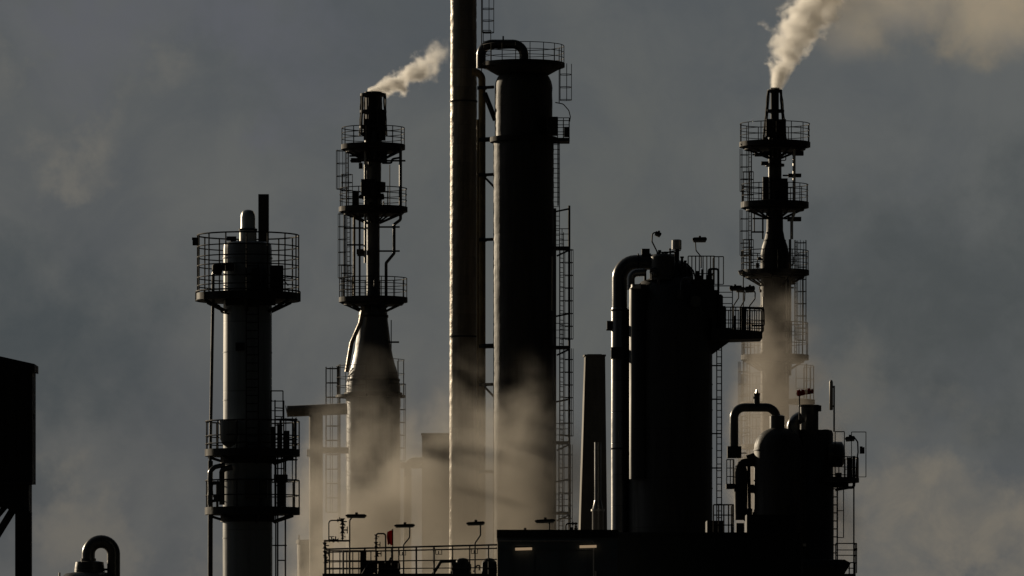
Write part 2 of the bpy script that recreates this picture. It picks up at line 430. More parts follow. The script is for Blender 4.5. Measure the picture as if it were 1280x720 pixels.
def bank(name, label, f, blobs, depth, dy, dens, seed, nscale=0.22, colr=(0.93, 0.88, 0.80), aniso=0.3, sharp=(0.08, 0.7, 1.5), step=0.5, warp_amt=5.0):
    """A drifting bank of steam: blobs are (px, py, half width, half height) at distance f.Y."""
    xs = [f.x(b[0]) for b in blobs]; cx = sum(xs) / len(xs); cz = f.z(sum(b[1] for b in blobs) / len(blobs))
    org = (cx, f.Y + dy, cz)
    m, t, v = vol_material('air of ' + name, colr, aniso)
    c = t.n('ShaderNodeTexCoord').outputs['Object']
    wv = t.n('ShaderNodeTexNoise'); t.set(wv.inputs['Vector'], t.vmath('ADD', c, (seed, 0, seed))); wv.inputs['Scale'].default_value = nscale * 0.9; wv.inputs['Detail'].default_value = 4
    wp = t.vmath('SCALE', t.vmath('SUBTRACT', wv.outputs['Color'], (0.5, 0.5, 0.5))); m.node_tree.nodes[-1].inputs['Scale'].default_value = warp_amt
    p = t.vmath('ADD', c, wp)
    env = None; mb = MB()
    for bx, by, hw, hh in blobs:
        q = (f.x(bx) - cx, 0.0, f.z(by) - cz); rr = (f.m(hw), depth, f.m(hh))
        l = t.vmath('LENGTH', t.vmath('DIVIDE', t.vmath('SUBTRACT', p, q), rr))
        e = t.ramp(l, 1.0, 0.0, 0.0, 1.0, False)
        env = e if env is None else t.math('MAXIMUM', env, e)
    x0 = min(f.x(b[0]) - f.m(b[2]) for b in blobs) - 3.0; x1 = max(f.x(b[0]) + f.m(b[2]) for b in blobs) + 3.0
    z0 = max(0.05, min(f.z(b[1]) - f.m(b[3]) for b in blobs) - 1.0); z1 = max(f.z(b[1]) + f.m(b[3]) for b in blobs) + 3.0
    prof = MB(); n = 16; vs_ = []
    rx, rz = (x1 - x0) / 2, (z1 - z0) / 2; mx, mz = (x0 + x1) / 2, (z0 + z1) / 2
    mb.box(x0, x1, f.Y + dy - depth, f.Y + dy + depth, z0, z1)
    lump = t.math('MULTIPLY', t.math('SUBTRACT', t.noise(t.vmath('ADD', c, (seed * 3, 1, 0)), nscale, 7, 0.62, 0.3), 0.5), sharp[2])
    t.set(v.inputs['Density'], t.math('MULTIPLY', t.math('MULTIPLY', t.ramp(t.math('ADD', env, lump), sharp[0], sharp[1]), t.ramp(env, 0.0, 0.4)), dens))
    o = mb.build(name, m, None, smooth=False, loc=org)
    tag(o, label, None, kind='stuff'); m.cycles.volume_step_rate = step
    return o

fB = F(366); fT = F(384)
bank('steam', 'warm lit steam drifting round the bases of the tall towers', F(350),
     [(590, 745, 205, 265), (660, 680, 120, 250), (478, 680, 120, 260), (590, 625, 115, 200), (540, 640, 90, 150), (420, 690, 90, 230)], 4.5, 0.0, 0.34, 3.1, nscale=0.24, colr=(0.72, 0.685, 0.63), sharp=(0.0, 0.95, 1.9), step=0.4)
bank('steam', 'steam rising round the foot of the slim stack beside the vessels', F(376),
     [(970, 600, 85, 300), (958, 520, 62, 180), (1000, 640, 100, 180)], 5.0, 0.0, 0.28, 8.3, nscale=0.3, colr=(0.56, 0.525, 0.48), warp_amt=3.0, sharp=(0.02, 0.8, 2.0))
bank('steam', 'faint warm steam trailing away from the slim stack top', F(384),
     [(1130, -40, 170, 115), (1250, -10, 120, 110), (1050, 10, 80, 85)], 5.0, 0.0, 0.09, 5.7, nscale=0.22, warp_amt=3.0, sharp=(-0.1, 1.0, 1.0))

# ------------------------------------------------------------------ slim process stacks with ring platforms
def slim_stack(Y, label, spec):
    f = F(Y); c = spec['c']; cx = f.x(c)
    root = thing('process_stack', label, 'chimney', (cx, Y, 0), 'slim stacks with ring platforms')
    prof = [(f.m(r), f.z(py)) for py, r in spec['shell']]
    prof = [(prof[0][0], 0.0)] + prof
    MB().lathe(cx, Y, prof, 40, 0.02, 0.25).build('shell', spec['mat'], root)
    for py, r, h in spec['flanges']: MB().deck(cx, Y, f.m(r * 0.75), f.m(r), f.z(py + h), f.z(py)).build('flange', 'black', root)
    # burner tip: a pipe inside a cage of stay bars
    ty0, ty1, rc, ro = spec['tip']
    MB().lathe(cx, Y, [(f.m(rc), f.z(ty1)), (f.m(rc), f.z(ty0 + 4)), (f.m(rc * 1.12), f.z(ty0 + 3)), (f.m(rc * 1.12), f.z(ty0)), (f.m(rc * 0.9), f.z(ty0)), (f.m(rc * 0.85), f.z(ty0 + 8))], 24, 0.03).build('burner_tip', 'black', root)
    cg = MB()
    for i in range(spec['bars']):
        a = 2 * math.pi * (i + 0.3) / spec['bars']; rb = spec['splay'] * ro
        p0 = Vector((cx + f.m(ro) * math.cos(a), Y + f.m(ro) * math.sin(a), f.z(ty0 + 3)))
        p1 = Vector((cx + f.m(rb) * math.cos(a), Y + f.m(rb) * math.sin(a), f.z(ty1)))
        pts = [p0.lerp(p1, q / 10) + Vector((random.uniform(-.02, .02), random.uniform(-.02, .02), 0)) for q in range(11)]
        cg.path(pts, 0.07 if i % 2 else 0.05, n=6)
    for q in (0.02, 0.4, 0.75): 
        rr = ro + (spec['splay'] * ro - ro) * q
        cg.deck(cx, Y, f.m(rc * 0.9 if q < 0.3 else rr * 0.92), f.m(rr * 1.04), f.z(ty0 + (ty1 - ty0) * q + 4), f.z(ty0 + (ty1 - ty0) * q + 1), n=24)
    cg.build('tip_cage', 'black', root)
    rn = random.Random(int(Y))
    for i, (pt, pb, pr, ro_, ri_) in enumerate(spec['platforms']):
        MB().deck(cx, Y, f.m(ri_), f.m(ro_ * 0.86), f.z(pb + 3.5), f.z(pb)).build('deck_beam', 'black', root)
        platform(root, f, c, 0, ri_, ro_, pt, pb, pr, posts=14, brackets=9, drop=14, tr=0.030, off=rn.uniform(0, 20))
    for x0, y0, x1, y1, dy in spec['boxes']:
        MB().box(f.x(x0), f.x(x1), Y + dy - 0.3, Y + dy + 0.3, f.z(y0), f.z(y1)).build('junction_box', 'black', root)
    for pts, r, dy, mt in spec['pipes']:
        MB().path([f.p(px, py, dy) for px, py in pts], f.m(r), n=8, bend=f.m(4)).build('pipe', mt, root)
    for px, y0, y1, dy, ang in spec['ladders']:
        MB().ladder(f.x(px), Y + dy, f.z(y1), f.z(y0), 0.45, ang, 0.02, 0.3, (f.z(y1) + 1.2, f.z(y0)), 0.8).build('ladder', 'iron', root)
    for x0, x1, py, dy in spec['stays']: MB().tube(f.p(x0, py, dy), f.p(x1, py, dy), 0.06, n=6).build('pipe_support', 'iron', root)
    # small fittings clustered round the shaft under and over each deck
    for i, (pt, pb, pr, ro_, ri_) in enumerate(spec['platforms']):
        for q in range(7):
            a = R(rn.uniform(150, 390)); rr = f.m(ri_) + rn.uniform(0.05, 0.35); z = f.z(rn.choice((rn.uniform(pb + 2, pb + 24), rn.uniform(pr + 4, pt))))
            x_, y_ = cx + rr * math.cos(a), Y + rr * math.sin(a); hh = rn.uniform(0.12, 0.4); ww = rn.uniform(0.07, 0.2)
            if q % 3 == 0:
                MB().path([(x_, y_, z + hh), (x_, y_, z - hh), (cx + rr * 0.4 * math.cos(a), Y + rr * 0.4 * math.sin(a), z - hh)], ww * 0.35, n=8, bend=0.1).build('conduit', 'pipe', root)
            elif q % 3 == 1:
                MB().lathe(x_, y_, [(ww * 0.6, z - hh * 0.5), (ww, z - hh * 0.3), (ww, z + hh * 0.2), (ww * 0.5, z + hh * 0.5)], 10).build('valve', 'black', root)
            else:
                MB().box(x_ - ww, x_ + ww, y_ - ww, y_ + ww, z - hh * 0.5, z + hh * 0.5).build('junction_box', 'black', root, smooth=False)
        # a taller hooped guard at the ladder head of each deck
        if i == 0: continue
        a = R(rn.uniform(165, 200)); gx, gy = cx + f.m(ro_ - 9) * math.cos(a), Y + f.m(ro_ - 9) * math.sin(a); g = MB()
        for h_ in (0.5, 1.0, 1.5, 2.0): g.path([(gx + 0.36 * math.cos(R(b_)), gy + 0.36 * math.sin(R(b_)), f.z(pt) + h_) for b_ in range(0, 360, 40)], 0.022, n=5, closed=True)
        for b_ in range(0, 360, 72): g.tube((gx + 0.36 * math.cos(R(b_)), gy + 0.36 * math.sin(R(b_)), f.z(pt)), (gx + 0.36 * math.cos(R(b_)), gy + 0.36 * math.sin(R(b_)), f.z(pt) + 2.0), 0.022, n=5)
        g.build('ladder_guard', 'iron', root)
    return root, f

# stack in the middle of the picture, wide base under a cone
root, f = slim_stack(366, 'dark slim stack with steam at its tip and a bright cone above a wide base', dict(
    c=466.5, mat='cone',
    shell=[(492, 34.0), (480, 33.5), (470, 31.5), (455, 27), (440, 23.5), (420, 20.5), (402, 18.5), (388, 17.5), (382, 15), (372, 9.5), (362, 8.2), (270, 8.2), (262, 9.5), (200, 10.2), (178, 11), (165, 10)],
    flanges=[(491, 36.5, 5), (474, 33.5, 2.5), (394, 19, 3), (228, 15.5, 12), (244, 14, 5), (196, 14, 3)],
    tip=(115, 170, 9.5, 15.5), bars=9, splay=1.1,
    platforms=[(181, 187, 160, 40, 10), (259, 265, 236, 43, 9), (372, 378, 348, 43, 11)],
    boxes=[(452, 226, 470, 246, -1.0), (474, 190, 484, 204, -0.4), (439, 199, 452, 204, -0.6), (440, 238, 448, 258, 0.6), (455, 150, 463, 176, -0.5), (474, 140, 482, 176, -0.4), (446, 312, 456, 318, -0.2), (452, 186, 462, 200, -0.6)],
    pipes=[([(501, 186), (501, 276), (493, 282), (493, 318), (483, 330), (483, 372)], 1.9, -0.9, 'pipe'),
           ([(443, 372), (443, 268)], 1.6, -0.5, 'riser'), ([(450, 372), (450, 268)], 1.3, -0.8, 'pipe'),
           ([(457, 330), (457, 188)], 1.5, -0.9, 'galv'), ([(455, 384), (451, 405), (440, 430), (434, 466)], 2.7, -1.05, 'stack'),  # slanted pipe here stands in for the cone's sunlit rim streak
           ([(430, 372), (430, 268)], 1.0, 0.4, 'iron'), ([(478, 205), (490, 205), (490, 200), (502, 198)], 1.3, -0.7, 'iron'),
           ([(487, 268), (487, 205)], 0.6, 0.5, 'iron'), ([(489, 400), (489, 470)], 0.6, 0.0, 'iron')],
    ladders=[(436, 268, 372, -0.3, -150), (434, 187, 260, 0.3, -160), (494, 480, 600, 0.2, -30)],
    stays=[(431, 460, 286, -0.6), (434, 458, 307, -0.6), (474, 500, 285, -0.8), (474, 500, 315, -0.8), (438, 507, 202, -0.6), (447, 458, 320, -0.6), (484, 499, 428, -0.3), (437, 452, 196, -0.6)]))
# extras round the wide base: caged ladders and an upper rail scrap
MB().ladder(f.x(424), 366 + 0.6, f.z(680), f.z(455), 0.55, -170, 0.022, 0.3, (f.z(640), f.z(458)), 0.9).build('ladder', 'iron', root)
d = MB().deck(f.x(466.5), 366, f.m(33), f.m(47), f.z(497), f.z(494), 140, 260, 12).build('platform', 'iron', root)
MB().rail(f.x(466.5), 366, f.m(46), f.z(494), f.z(458), (0.3, 0.6, 1.0), 4, 140, 260, 0.022).build('railing', 'iron', d)
d = MB().deck(f.x(466.5), 366, f.m(33), f.m(40), f.z(497), f.z(494), -60, 40, 12).build('platform', 'iron', root)
MB().rail(f.x(466.5), 366, f.m(39), f.z(494), f.z(450), (0.3, 0.6, 1.0), 4, -60, 40, 0.022).build('railing', 'iron', d)
plume('steam_plume', 'short white steam plume blowing sideways off the stack with the bright cone', (f.x(461), 366, f.z(115)), 'x', 0.20, 0.068, 5.4, 0.40, 0.22, 1.1, 12.0, (2.3, 5.3), 2.4)

# stack far at the side of the vessels
root4, f4 = slim_stack(384, 'slimmer dark stack with five ring platforms rising behind the domed vessels', dict(
    c=968.5, mat='darkened',
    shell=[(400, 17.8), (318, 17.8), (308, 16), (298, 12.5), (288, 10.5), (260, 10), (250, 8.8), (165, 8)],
    flanges=[(228, 14, 12), (300, 14, 2), (382, 18.8, 2.5), (440, 18.8, 2.5), (205, 12, 3)],
    tip=(110, 176, 5.2, 8.8), bars=6, splay=1.75,
    platforms=[(178, 184, 155, 44.5, 8), (253, 260, 231, 42.5, 9), (338, 344, 314, 43, 17), (444, 450, 404, 42.5, 17)],
    boxes=[(957, 150, 966, 172, -0.5), (972, 150, 982, 178, -0.3), (953, 222, 962, 250, -0.4), (974, 224, 984, 252, -0.4), (943, 192, 955, 196, -0.4), (951, 203, 960, 207, -0.5), (990, 190, 1004, 195, -0.4), (985, 218, 1001, 222, -0.4), (984, 272, 1001, 277, -0.4)],
    pipes=[([(992, 186), (992, 268), (989, 276), (989, 300)], 1.9, -0.7, 'galv'), ([(953, 260), (953, 300)], 1.1, -0.6, 'pipe'), ([(961, 205), (961, 250)], 1.0, -0.8, 'galv'),
           ([(987, 300), (987, 470)], 1.6, -0.6, 'pipe'), ([(943, 262), (943, 290)], 0.8, 0.2, 'iron'), ([(953, 372), (953, 440)], 1.0, -0.9, 'galv'), ([(982, 345), (982, 480)], 0.9, -0.9, 'galv')],
    ladders=[(938, 186, 262, 0.2, -160), (938, 262, 342, 0.2, -160), (995, 300, 448, 0.3, -20), (936, 452, 640, 0.2, -160)],
    stays=[(940, 962, 274, -0.5), (978, 1003, 192, -0.4), (978, 1001, 220, -0.4), (980, 1001, 274, -0.4), (951, 962, 206, -0.4), (940, 955, 194, -0.4), (940, 955, 290, 0), (978, 992, 360, -0.3)]))
d = MB().deck(f4.x(968.5), 384, f4.m(18), f4.m(50), f4.z(505), f4.z(500), -60, 40, 14).build('platform', 'iron', root4)
MB().rail(f4.x(968.5), 384, f4.m(49), f4.z(500), f4.z(458), (0.3, 0.6, 1.0), 6, -60, 40, 0.022).build('railing', 'iron', d)
for pt, pr in ((503, 468), (556, 520), (610, 574)):
    d = MB().deck(f4.x(968.5), 384, f4.m(18), f4.m(43), f4.z(pt + 5), f4.z(pt), 100, 290, 24).build('platform', 'iron', root4)
    MB().rail(f4.x(968.5), 384, f4.m(42), f4.z(pt), f4.z(pr), (0.3, 0.6, 1.0), 9, 100, 290, 0.026).build('railing', 'iron', d)
for px, y0, y1 in ((929, 345, 505), (1003, 345, 450), (1008, 455, 610)): MB().tube(f4.p(px, y0, -0.2), f4.p(px, y1, -0.2), 0.04, n=6).build('post', 'iron', root4)
MB().tube(f4.p(926, 183, -0.6), f4.p(929, 181, -0.6), 0.14, n=8).build('beacon', 'galv', root4)
MB().tube(f4.p(923, 342, -0.6), f4.p(928, 340, -0.6), 0.16, n=8).build('beacon', 'galv', root4)
plume('steam_plume', 'thick pale steam plume rising from the slimmer stack behind the vessels', (f4.x(971), 384, f4.z(111)), 'z', 0.20, 0.05, 8.5, 0.50, 0.36, 2.0, 12.0, (5.2, 9.0), 6.2)

# ------------------------------------------------------------------ duct and tank beside the wide stack base
fd = F(362)
root = thing('exhaust_duct', 'tall bent duct with a rounded blind end standing beside the wide stack base', 'duct', (fd.x(395), 362, 0))
MB().lathe(fd.x(395), 362, [(fd.m(8.5), 0), (fd.m(8.5), fd.z(516))], 24, 0.02, 0.4).build('riser', 'concrete', root)
MB().path([fd.p(359, 514), fd.p(366, 514), fd.p(434, 511)], fd.m(7.0), n=16).build('header', 'concrete', root)
MB().path([fd.p(359, 514, 0), fd.p(358, 514.2, 0)], fd.m(7.8), n=16).build('end_flange', 'galv', root)
MB().path([fd.p(388, 563), fd.p(436, 563)], fd.m(4.0), n=14).build('branch_pipe', 'concrete', root)
MB().path([fd.p(386, 566), fd.p(384, 566)], fd.m(5.0), n=12).build('valve', 'galv', root)
ft = F(369)
root = thing('storage_tank', 'squat round tank with a rim standing under the bent duct', 'tank', (ft.x(394), 369, 0))
MB().lathe(ft.x(394), 369, [(ft.m(22.5), 0), (ft.m(22.5), ft.z(677)), (ft.m(21), ft.z(675))], 40).build('shell', 'concrete', root)
MB().deck(ft.x(394), 369, ft.m(20), ft.m(24), ft.z(680), ft.z(675)).build('rim', 'pipe', root)
MB().srail([ft.p(374, 675, 0), ft.p(374, 675, -0.6)], 0.3, (1.0,), 0.3, 0.03).build('nozzle', 'pipe', root)

fs = F(388)
root = thing('furnace_house', 'square furnace house half hidden in steam behind the plain chimney', 'building', (fs.x(545), 388, 0))
MB().box(fs.x(528), fs.x(585), 386, 390, 0, fs.z(546)).build('wall', 'concrete', root, smooth=False)
MB().box(fs.x(527), fs.x(586), 385.8, 390.2, fs.z(546), fs.z(543)).build('roof', 'pipe', root, smooth=False)
root = thing('standpipe', 'thin standpipe with a cross pipe rising through the steam', 'pipe', (fs.x(510), 386, 0))
MB().path([fs.p(510, 660, -2), fs.p(510, 578, -2), fs.p(530, 578, -2)], fs.m(5), n=12, bend=0.5).build('riser', 'concrete', root)
MB().path([fs.p(500, 583, -2), fs.p(528, 583, -2)], fs.m(4), n=12).build('cross_pipe', 'concrete', root)
MB().tube(fs.p(510, 850, -2), fs.p(510, 661, -2), fs.m(5), n=12).build('base_pipe', 'concrete', root)
MB().tube(fs.p(506, 600, -2.3), fs.p(508.5, 600, -2.3), 0.13, n=8).build('valve', 'galv', root)

# ------------------------------------------------------------------ plain tall chimney
fc = F(371.5); cxp = 579.5
root = thing('chimney', 'tallest plain chimney with a sunlit edge running out of the top of the frame', 'chimney', (fc.x(cxp), 371.5, 0))
MB().lathe(fc.x(cxp), 371.5, [(fc.m(18.6), 0), (fc.m(17.8), fc.z(600)), (fc.m(17.0), fc.z(300)), (fc.m(16.2), fc.z(0)), (fc.m(15.6), fc.z(-240)), (fc.m(14.5), fc.z(-241))], 48, 0.035, 0.16).build('shaft', 'stack', root)
for py in (-200, 126, 420): MB().deck(fc.x(cxp), fc.Y, fc.m(15), fc.m(17.2 + py / 600), fc.z(py + 2), fc.z(py)).build('band', 'black', root)
MB().ladder(fc.x(602), 371.8, fc.z(88), fc.z(-235), 0.5, 0, 0.024, 0.3, (fc.z(40), fc.z(-236)), 0.75).build('ladder', 'iron', root)
d = MB().box(fc.x(596), fc.x(614), 370.9, 372.4, fc.z(81), fc.z(79)).build('landing', 'iron', root, smooth=False)
MB().srail([(fc.x(604), 371.0, fc.z(79)), (fc.x(613.5), 371.0, fc.z(79)), (fc.x(613.5), 372.3, fc.z(79)), (fc.x(604), 372.3, fc.z(79))], fc.m(40), (0.33, 0.66, 1.0), 0.5, 0.025).build('railing', 'iron', d)

# ------------------------------------------------------------------ riser pipe between chimney and column
RYD = 369.5; fz = F(RYD)
root = thing('riser_pipe', 'tall ochre lagged pipe squeezed between plain chimney and broad column', 'pipe', (fz.x(602.5), RYD, 0))
MB().path([(fz.x(590), RYD, fz.z(90)), (fz.x(602.5), RYD, fz.z(90)), (fz.x(602.5), RYD, 0.0)], fz.m(4.6), n=14, bend=0.5).build('pipe', 'riser', root)
for py in (110, 175, 219, 300, 433, 481, 590):
    MB().tube((fz.x(597.5), RYD, fz.z(py)), (fz.x(617), RYD - .6, fz.z(py)), 0.10 if py not in (175, 433) else 0.15, n=8).build('bracket', 'black', root)
    MB().deck(fz.x(602.5), RYD, fz.m(4.5), fz.m(6.0), fz.z(py + 2), fz.z(py - 2), n=16).build('clamp', 'black', root)
MB().tube((fz.x(606), RYD - .2, fz.z(117)), (fz.x(619), RYD - .6, fz.z(151)), 0.16, n=8).build('brace', 'black', root)
for py in (222, 484): MB().tube((fz.x(606), RYD - .2, fz.z(py)), (fz.x(618), RYD - .6, fz.z(py + 13)), 0.07, n=6).build('brace', 'black', root)
MB().tube((fz.x(597.2), RYD - .4, 0), (fz.x(597.2), RYD - .4, fz.z(150)), 0.08, n=8).build('drain_pipe', 'riser', root)

# ------------------------------------------------------------------ broad column
fk = F(368); kc = 654.5; KX = fk.x(kc)
root = thing('distillation_column', 'broad black column with a railed round top and a bent pipe over it', 'column', (KX, 368, 0))
r1, r2 = 36.0, 37.8
MB().lathe(KX, 368, [(fk.m(r2 + .5), 0), (fk.m(r2), fk.z(480)), (fk.m(r2), fk.z(180)), (fk.m(r1), fk.z(170)), (fk.m(r1), fk.z(110)), (fk.m(35), fk.z(102)), (fk.m(32), fk.z(96)), (fk.m(28), fk.z(93)), (fk.m(10), fk.z(91))], 64, 0.012, 0.2).build('shell', 'darkened', root)
platform(root, fk, kc - 1, 0, 12, 52.5, 79, 84, 57.5, (0.3, 0.62, 1.0), 18, brackets=14, drop=10, tr=0.026)
MB().lathe(fk.x(kc - 1), 368, [(fk.m(33), fk.z(93.5)), (fk.m(49), fk.z(84.5)), (fk.m(49), fk.z(84))], 48).build('deck_support', 'black', root)
MB().path([fk.p(601.5, 86, -0.4), fk.p(601.5, 56, -0.4), fk.p(655, 56, -0.4), fk.p(655, 80, -0.4)], fk.m(5.8), n=16, bend=fk.m(14)).build('overhead_pipe', 'pipe', root)
MB().lathe(fk.x(655), 367.6, [(fk.m(8), fk.z(79.2)), (fk.m(8), fk.z(76)), (fk.m(6), fk.z(75.5))], 20).build('nozzle', 'black', root)
MB().tube(fk.p(629, 51, -0.4), fk.p(629, 46, -0.4), 0.05, n=6).build('vent_valve', 'black', root)
MB().deck(KX, 368, fk.m(36), fk.m(42), fk.z(178), fk.z(172)).build('ring_beam', 'black', root)
MB().box(fk.x(684), fk.x(697), 365.8, 366.9, fk.z(172), fk.z(150)).build('valve_box', 'black', root, smooth=False)
d = MB().box(fk.x(690), fk.x(712), 367.0, 369.0, fk.z(178), fk.z(174)).build('platform', 'iron', root, smooth=False)
MB().srail([(fk.x(697), 367.1, fk.z(174)), (fk.x(711.5), 367.1, fk.z(174)), (fk.x(711.5), 368.9, fk.z(174)), (fk.x(697), 368.9, fk.z(174))], fk.m(25), (0.3, 0.65, 1.0), 0.45, 0.028).build('railing', 'iron', d)
MB().box(fk.x(705), fk.x(711), 367.2, 367.8, fk.z(172), fk.z(160)).build('cabinet', 'black', d, smooth=False)
MB().path([fk.p(694, 128, 0), fk.p(704, 130, 0), fk.p(711, 138, 0), fk.p(713, 146, 0), fk.p(712, 152, 0)], 0.035, n=6, bend=0.3).build('hose', 'iron', root)
MB().ladder(fk.x(699), 368.0, fk.z(128), fk.z(60), 0.5, 0, 0.022, 0.3, (fk.z(125), fk.z(80)), 0.8).build('ladder', 'iron', root)
MB().ladder(fk.x(695.5), 368.0, fk.z(309), fk.z(178), 0.4, -80, 0.02, 0.3).build('ladder', 'iron', root)
MB().tube(fk.p(697.5, 178, -0.5), fk.p(697.5, 258, -0.5), 0.045, n=6).build('conduit', 'iron', root)
MB().ladder(fk.x(702), 368.0, fk.z(433), fk.z(290), 0.5, -30, 0.022, 0.3, (fk.z(424), fk.z(312)), 0.8).build('ladder', 'iron', root)
MB().ladder(fk.x(702), 368.0, fk.z(552), fk.z(405), 0.5, -30, 0.022, 0.3, (fk.z(545), fk.z(436)), 0.8).build('ladder', 'iron', root)
MB().ladder(fk.x(701), 368.0, fk.z(690), fk.z(552), 0.5, -30, 0.022, 0.3, (fk.z(680), fk.z(556)), 0.8).build('ladder', 'iron', root)
MB().tube(fk.p(711.5, 850, 0), fk.p(711.5, 257, 0), 0.075, n=8).build('post', 'iron', root)
MB().tube(fk.p(693.5, 850, -1.0), fk.p(693.5, 262, -1.0), 0.085, n=8).build('post', 'pipe', root)
MB().path([fk.p(690, 322, -1.1), fk.p(689.6, 390, -1.1)], 0.05, n=6).build('conduit', 'galv', root)
for py, rt in ((309, 287), (433, 405), (552, 530), (640, 618)):
    d = MB().box(fk.x(691), fk.x(712), 367.2, 368.9, fk.z(py + 3), fk.z(py)).build('platform', 'iron', root, smooth=False)
    MB().srail([(fk.x(694), 367.3, fk.z(py)), (fk.x(711), 367.3, fk.z(py)), (fk.x(711), 368.8, fk.z(py))], fk.m(py - rt), (0.35, 0.7, 1.0), 0.5, 0.026).build('railing', 'iron', d)
    MB().tube(fk.p(711, py + 4, 0), fk.p(696, py + 11, 0), 0.06, n=6).build('bracket', 'iron', d)
for py in (262, 393, 500, 600): MB().tube(fk.p(692, py + 3, 0), fk.p(711.5, py - 1, 0), 0.06, n=6).build('stay', 'iron', root)

# ------------------------------------------------------------------ tapered square chimney and exhaust pipe
fw = F(276)
root = thing('square_chimney', 'tapered square black chimney with a sunlit edge beside the tall vessel', 'chimney', (fw.x(742), 276, 0))
mb = MB(); hb = 2.0
def quad(px0, px1, z, rot=R(3.5)):
    cx = (fw.x(px0) + fw.x(px1)) / 2; h = (fw.x(px1) - fw.x(px0)) / 2 * 0.93
    return [Vector((cx + (q[0] * math.cos(rot) - q[1] * math.sin(rot)) * h, 276 + (q[0] * math.sin(rot) + q[1] * math.cos(rot)) * h, z)) for q in ((-1, -1), (1, -1), (1, 1), (-1, 1))]
lv = [(721.2, 759.6, 0.0), (723, 759, fw.z(662)), (730, 756.5, fw.z(446)), (728.5, 757.5, fw.z(445.9)), (728.5, 757.5, fw.z(443.8))]
vs_ = [v for a in lv for v in quad(*a)]
mb.add(vs_, [(i * 4 + k_, i * 4 + (k_ + 1) % 4, i * 4 + 4 + (k_ + 1) % 4, i * 4 + 4 + k_) for i in range(len(lv) - 1) for k_ in range(4)] + [(3, 2, 1, 0), (16, 17, 18, 19)])
mb.build('shaft', 'concrete', root, smooth=False)
MB().box(fw.x(734), fw.x(752), 275.7, 276.3, fw.z(443.9), fw.z(443.0)).build('cap', 'black', root, smooth=False)
fe = F(270)
root = thing('exhaust_pipe', 'grey exhaust pipe flaring to a wide foot in front of the square chimney', 'pipe', (fe.x(746.5), 270, 0))
MB().lathe(fe.x(747.2), 270, [(fe.m(4.2), fe.z(626)), (fe.m(4.2), fe.z(553)), (fe.m(3.8), fe.z(553)), (fe.m(3.7), fe.z(560))], 24).build('pipe', 'alu', root)
MB().lathe(fe.x(747.2), 270, [(fe.m(7.0), 0), (fe.m(7.0), fe.z(640)), (fe.m(7.4), fe.z(639)), (fe.m(4.3), fe.z(625.5))], 24).build('base', 'alu', root)
MB().deck(fe.x(747.2), 270, fe.m(6.5), fe.m(8.4), fe.z(639), fe.z(636.5)).build('flange', 'galv', root)

# ------------------------------------------------------------------ platform lamps
LG = 'lamps on bent poles over the platforms'
def lamp(Y, pole, head, label, dy=0.0, tilt=0.0, rp=0.028):
    f = F(Y); x0, x1, y0, y1 = head
    base = f.p(*pole[0], dy)
    root = thing('platform_lamp', label, 'lamp', base, LG)
    MB().path([f.p(px, py, dy) for px, py in pole], rp, n=8, bend=0.12).build('pole', 'iron', root)
    mb = MB(); hh = f.m(y1 - y0); L = f.x(x1) - f.x(x0); cx = (f.x(x0) + f.x(x1)) / 2; cz = f.z((y0 + y1) / 2)
    prof = [(-.5, -.1), (-.5, .22), (-.40, .42), (.40, .5), (.5, .3), (.5, -.1)]
    ca, sa = math.cos(tilt), math.sin(tilt)
    def tr(u, v): return (cx + u * L * ca - v * hh * sa, cz + u * L * sa + v * hh * ca)
    h = mb.prism([tr(u, v) for u, v in prof], f.Y + dy - 0.13, f.Y + dy + 0.13).build('lamp_head', 'black', root, smooth=False)
    MB().prism([tr(u, v) for u, v in ((-.47, -.1), (.47, -.1), (.42, -.5), (-.42, -.5))], f.Y + dy - 0.115, f.Y + dy + 0.115).build('lens', 'lens', h, smooth=False)
    kx, kz = tr(0.02, 0.45)
    MB().box(kx - 0.05, kx + 0.05, f.Y + dy - 0.05, f.Y + dy + 0.05, kz, kz + 0.07).build('photocell', 'black', h, smooth=False)
    return root

# ------------------------------------------------------------------ tower with big railed platform (near)
f1 = F(203); c1 = 309.5; X1 = f1.x(c1)
root = thing('absorber_tower', 'grey tower with a wide railed top platform and a square vent pipe', 'tower', (X1, 203, 0))
MB().lathe(X1, 203, [(f1.m(31), 0), (f1.m(31), f1.z(640)), (f1.m(30.5), f1.z(600)), (f1.m(30.3), f1.z(312)), (f1.m(29.5), f1.z(305)), (f1.m(27), f1.z(303)), (f1.m(5), f1.z(301.5))], 72).build('shell', 'shellgrey', root)
for py, r in ((322, 31.2), (440, 30.8), (500, 30.8), (600, 31.6), (672, 31.4)): MB().deck(X1, 203, f1.m(29), f1.m(r), f1.z(py + 1.6), f1.z(py)).build('seam_band', 'shellgrey', root)
h = MB().lathe(f1.x(310), 203, [(f1.m(10.8), f1.z(303)), (f1.m(10.8), f1.z(287)), (f1.m(9.5), f1.z(286)), (f1.m(9.0), f1.z(283.5))] + [(f1.m(a), f1.z(b)) for a, b in ((9.0, 272), (8.6, 268), (7.2, 264.5), (5, 262.8), (1, 262))], 28).build('relief_hood', 'galv', root)
MB().deck(f1.x(310), 203, f1.m(9), f1.m(11.6), f1.z(288.5), f1.z(286)).build('hood_flange', 'black', h)
MB().tube(f1.p(292, 304, -0.3), f1.p(292, 297, -0.3), 0.1, n=10).build('nozzle', 'black', root)
MB().path([f1.p(284, 299, -0.3), f1.p(296, 299, -0.3)], 0.08, n=10).build('valve', 'black', root)
MB().box(f1.x(322.5), f1.x(335.5), 203.2, 203.55, f1.z(306), f1.z(242)).build('vent_pipe', 'darkclad', root, smooth=False)
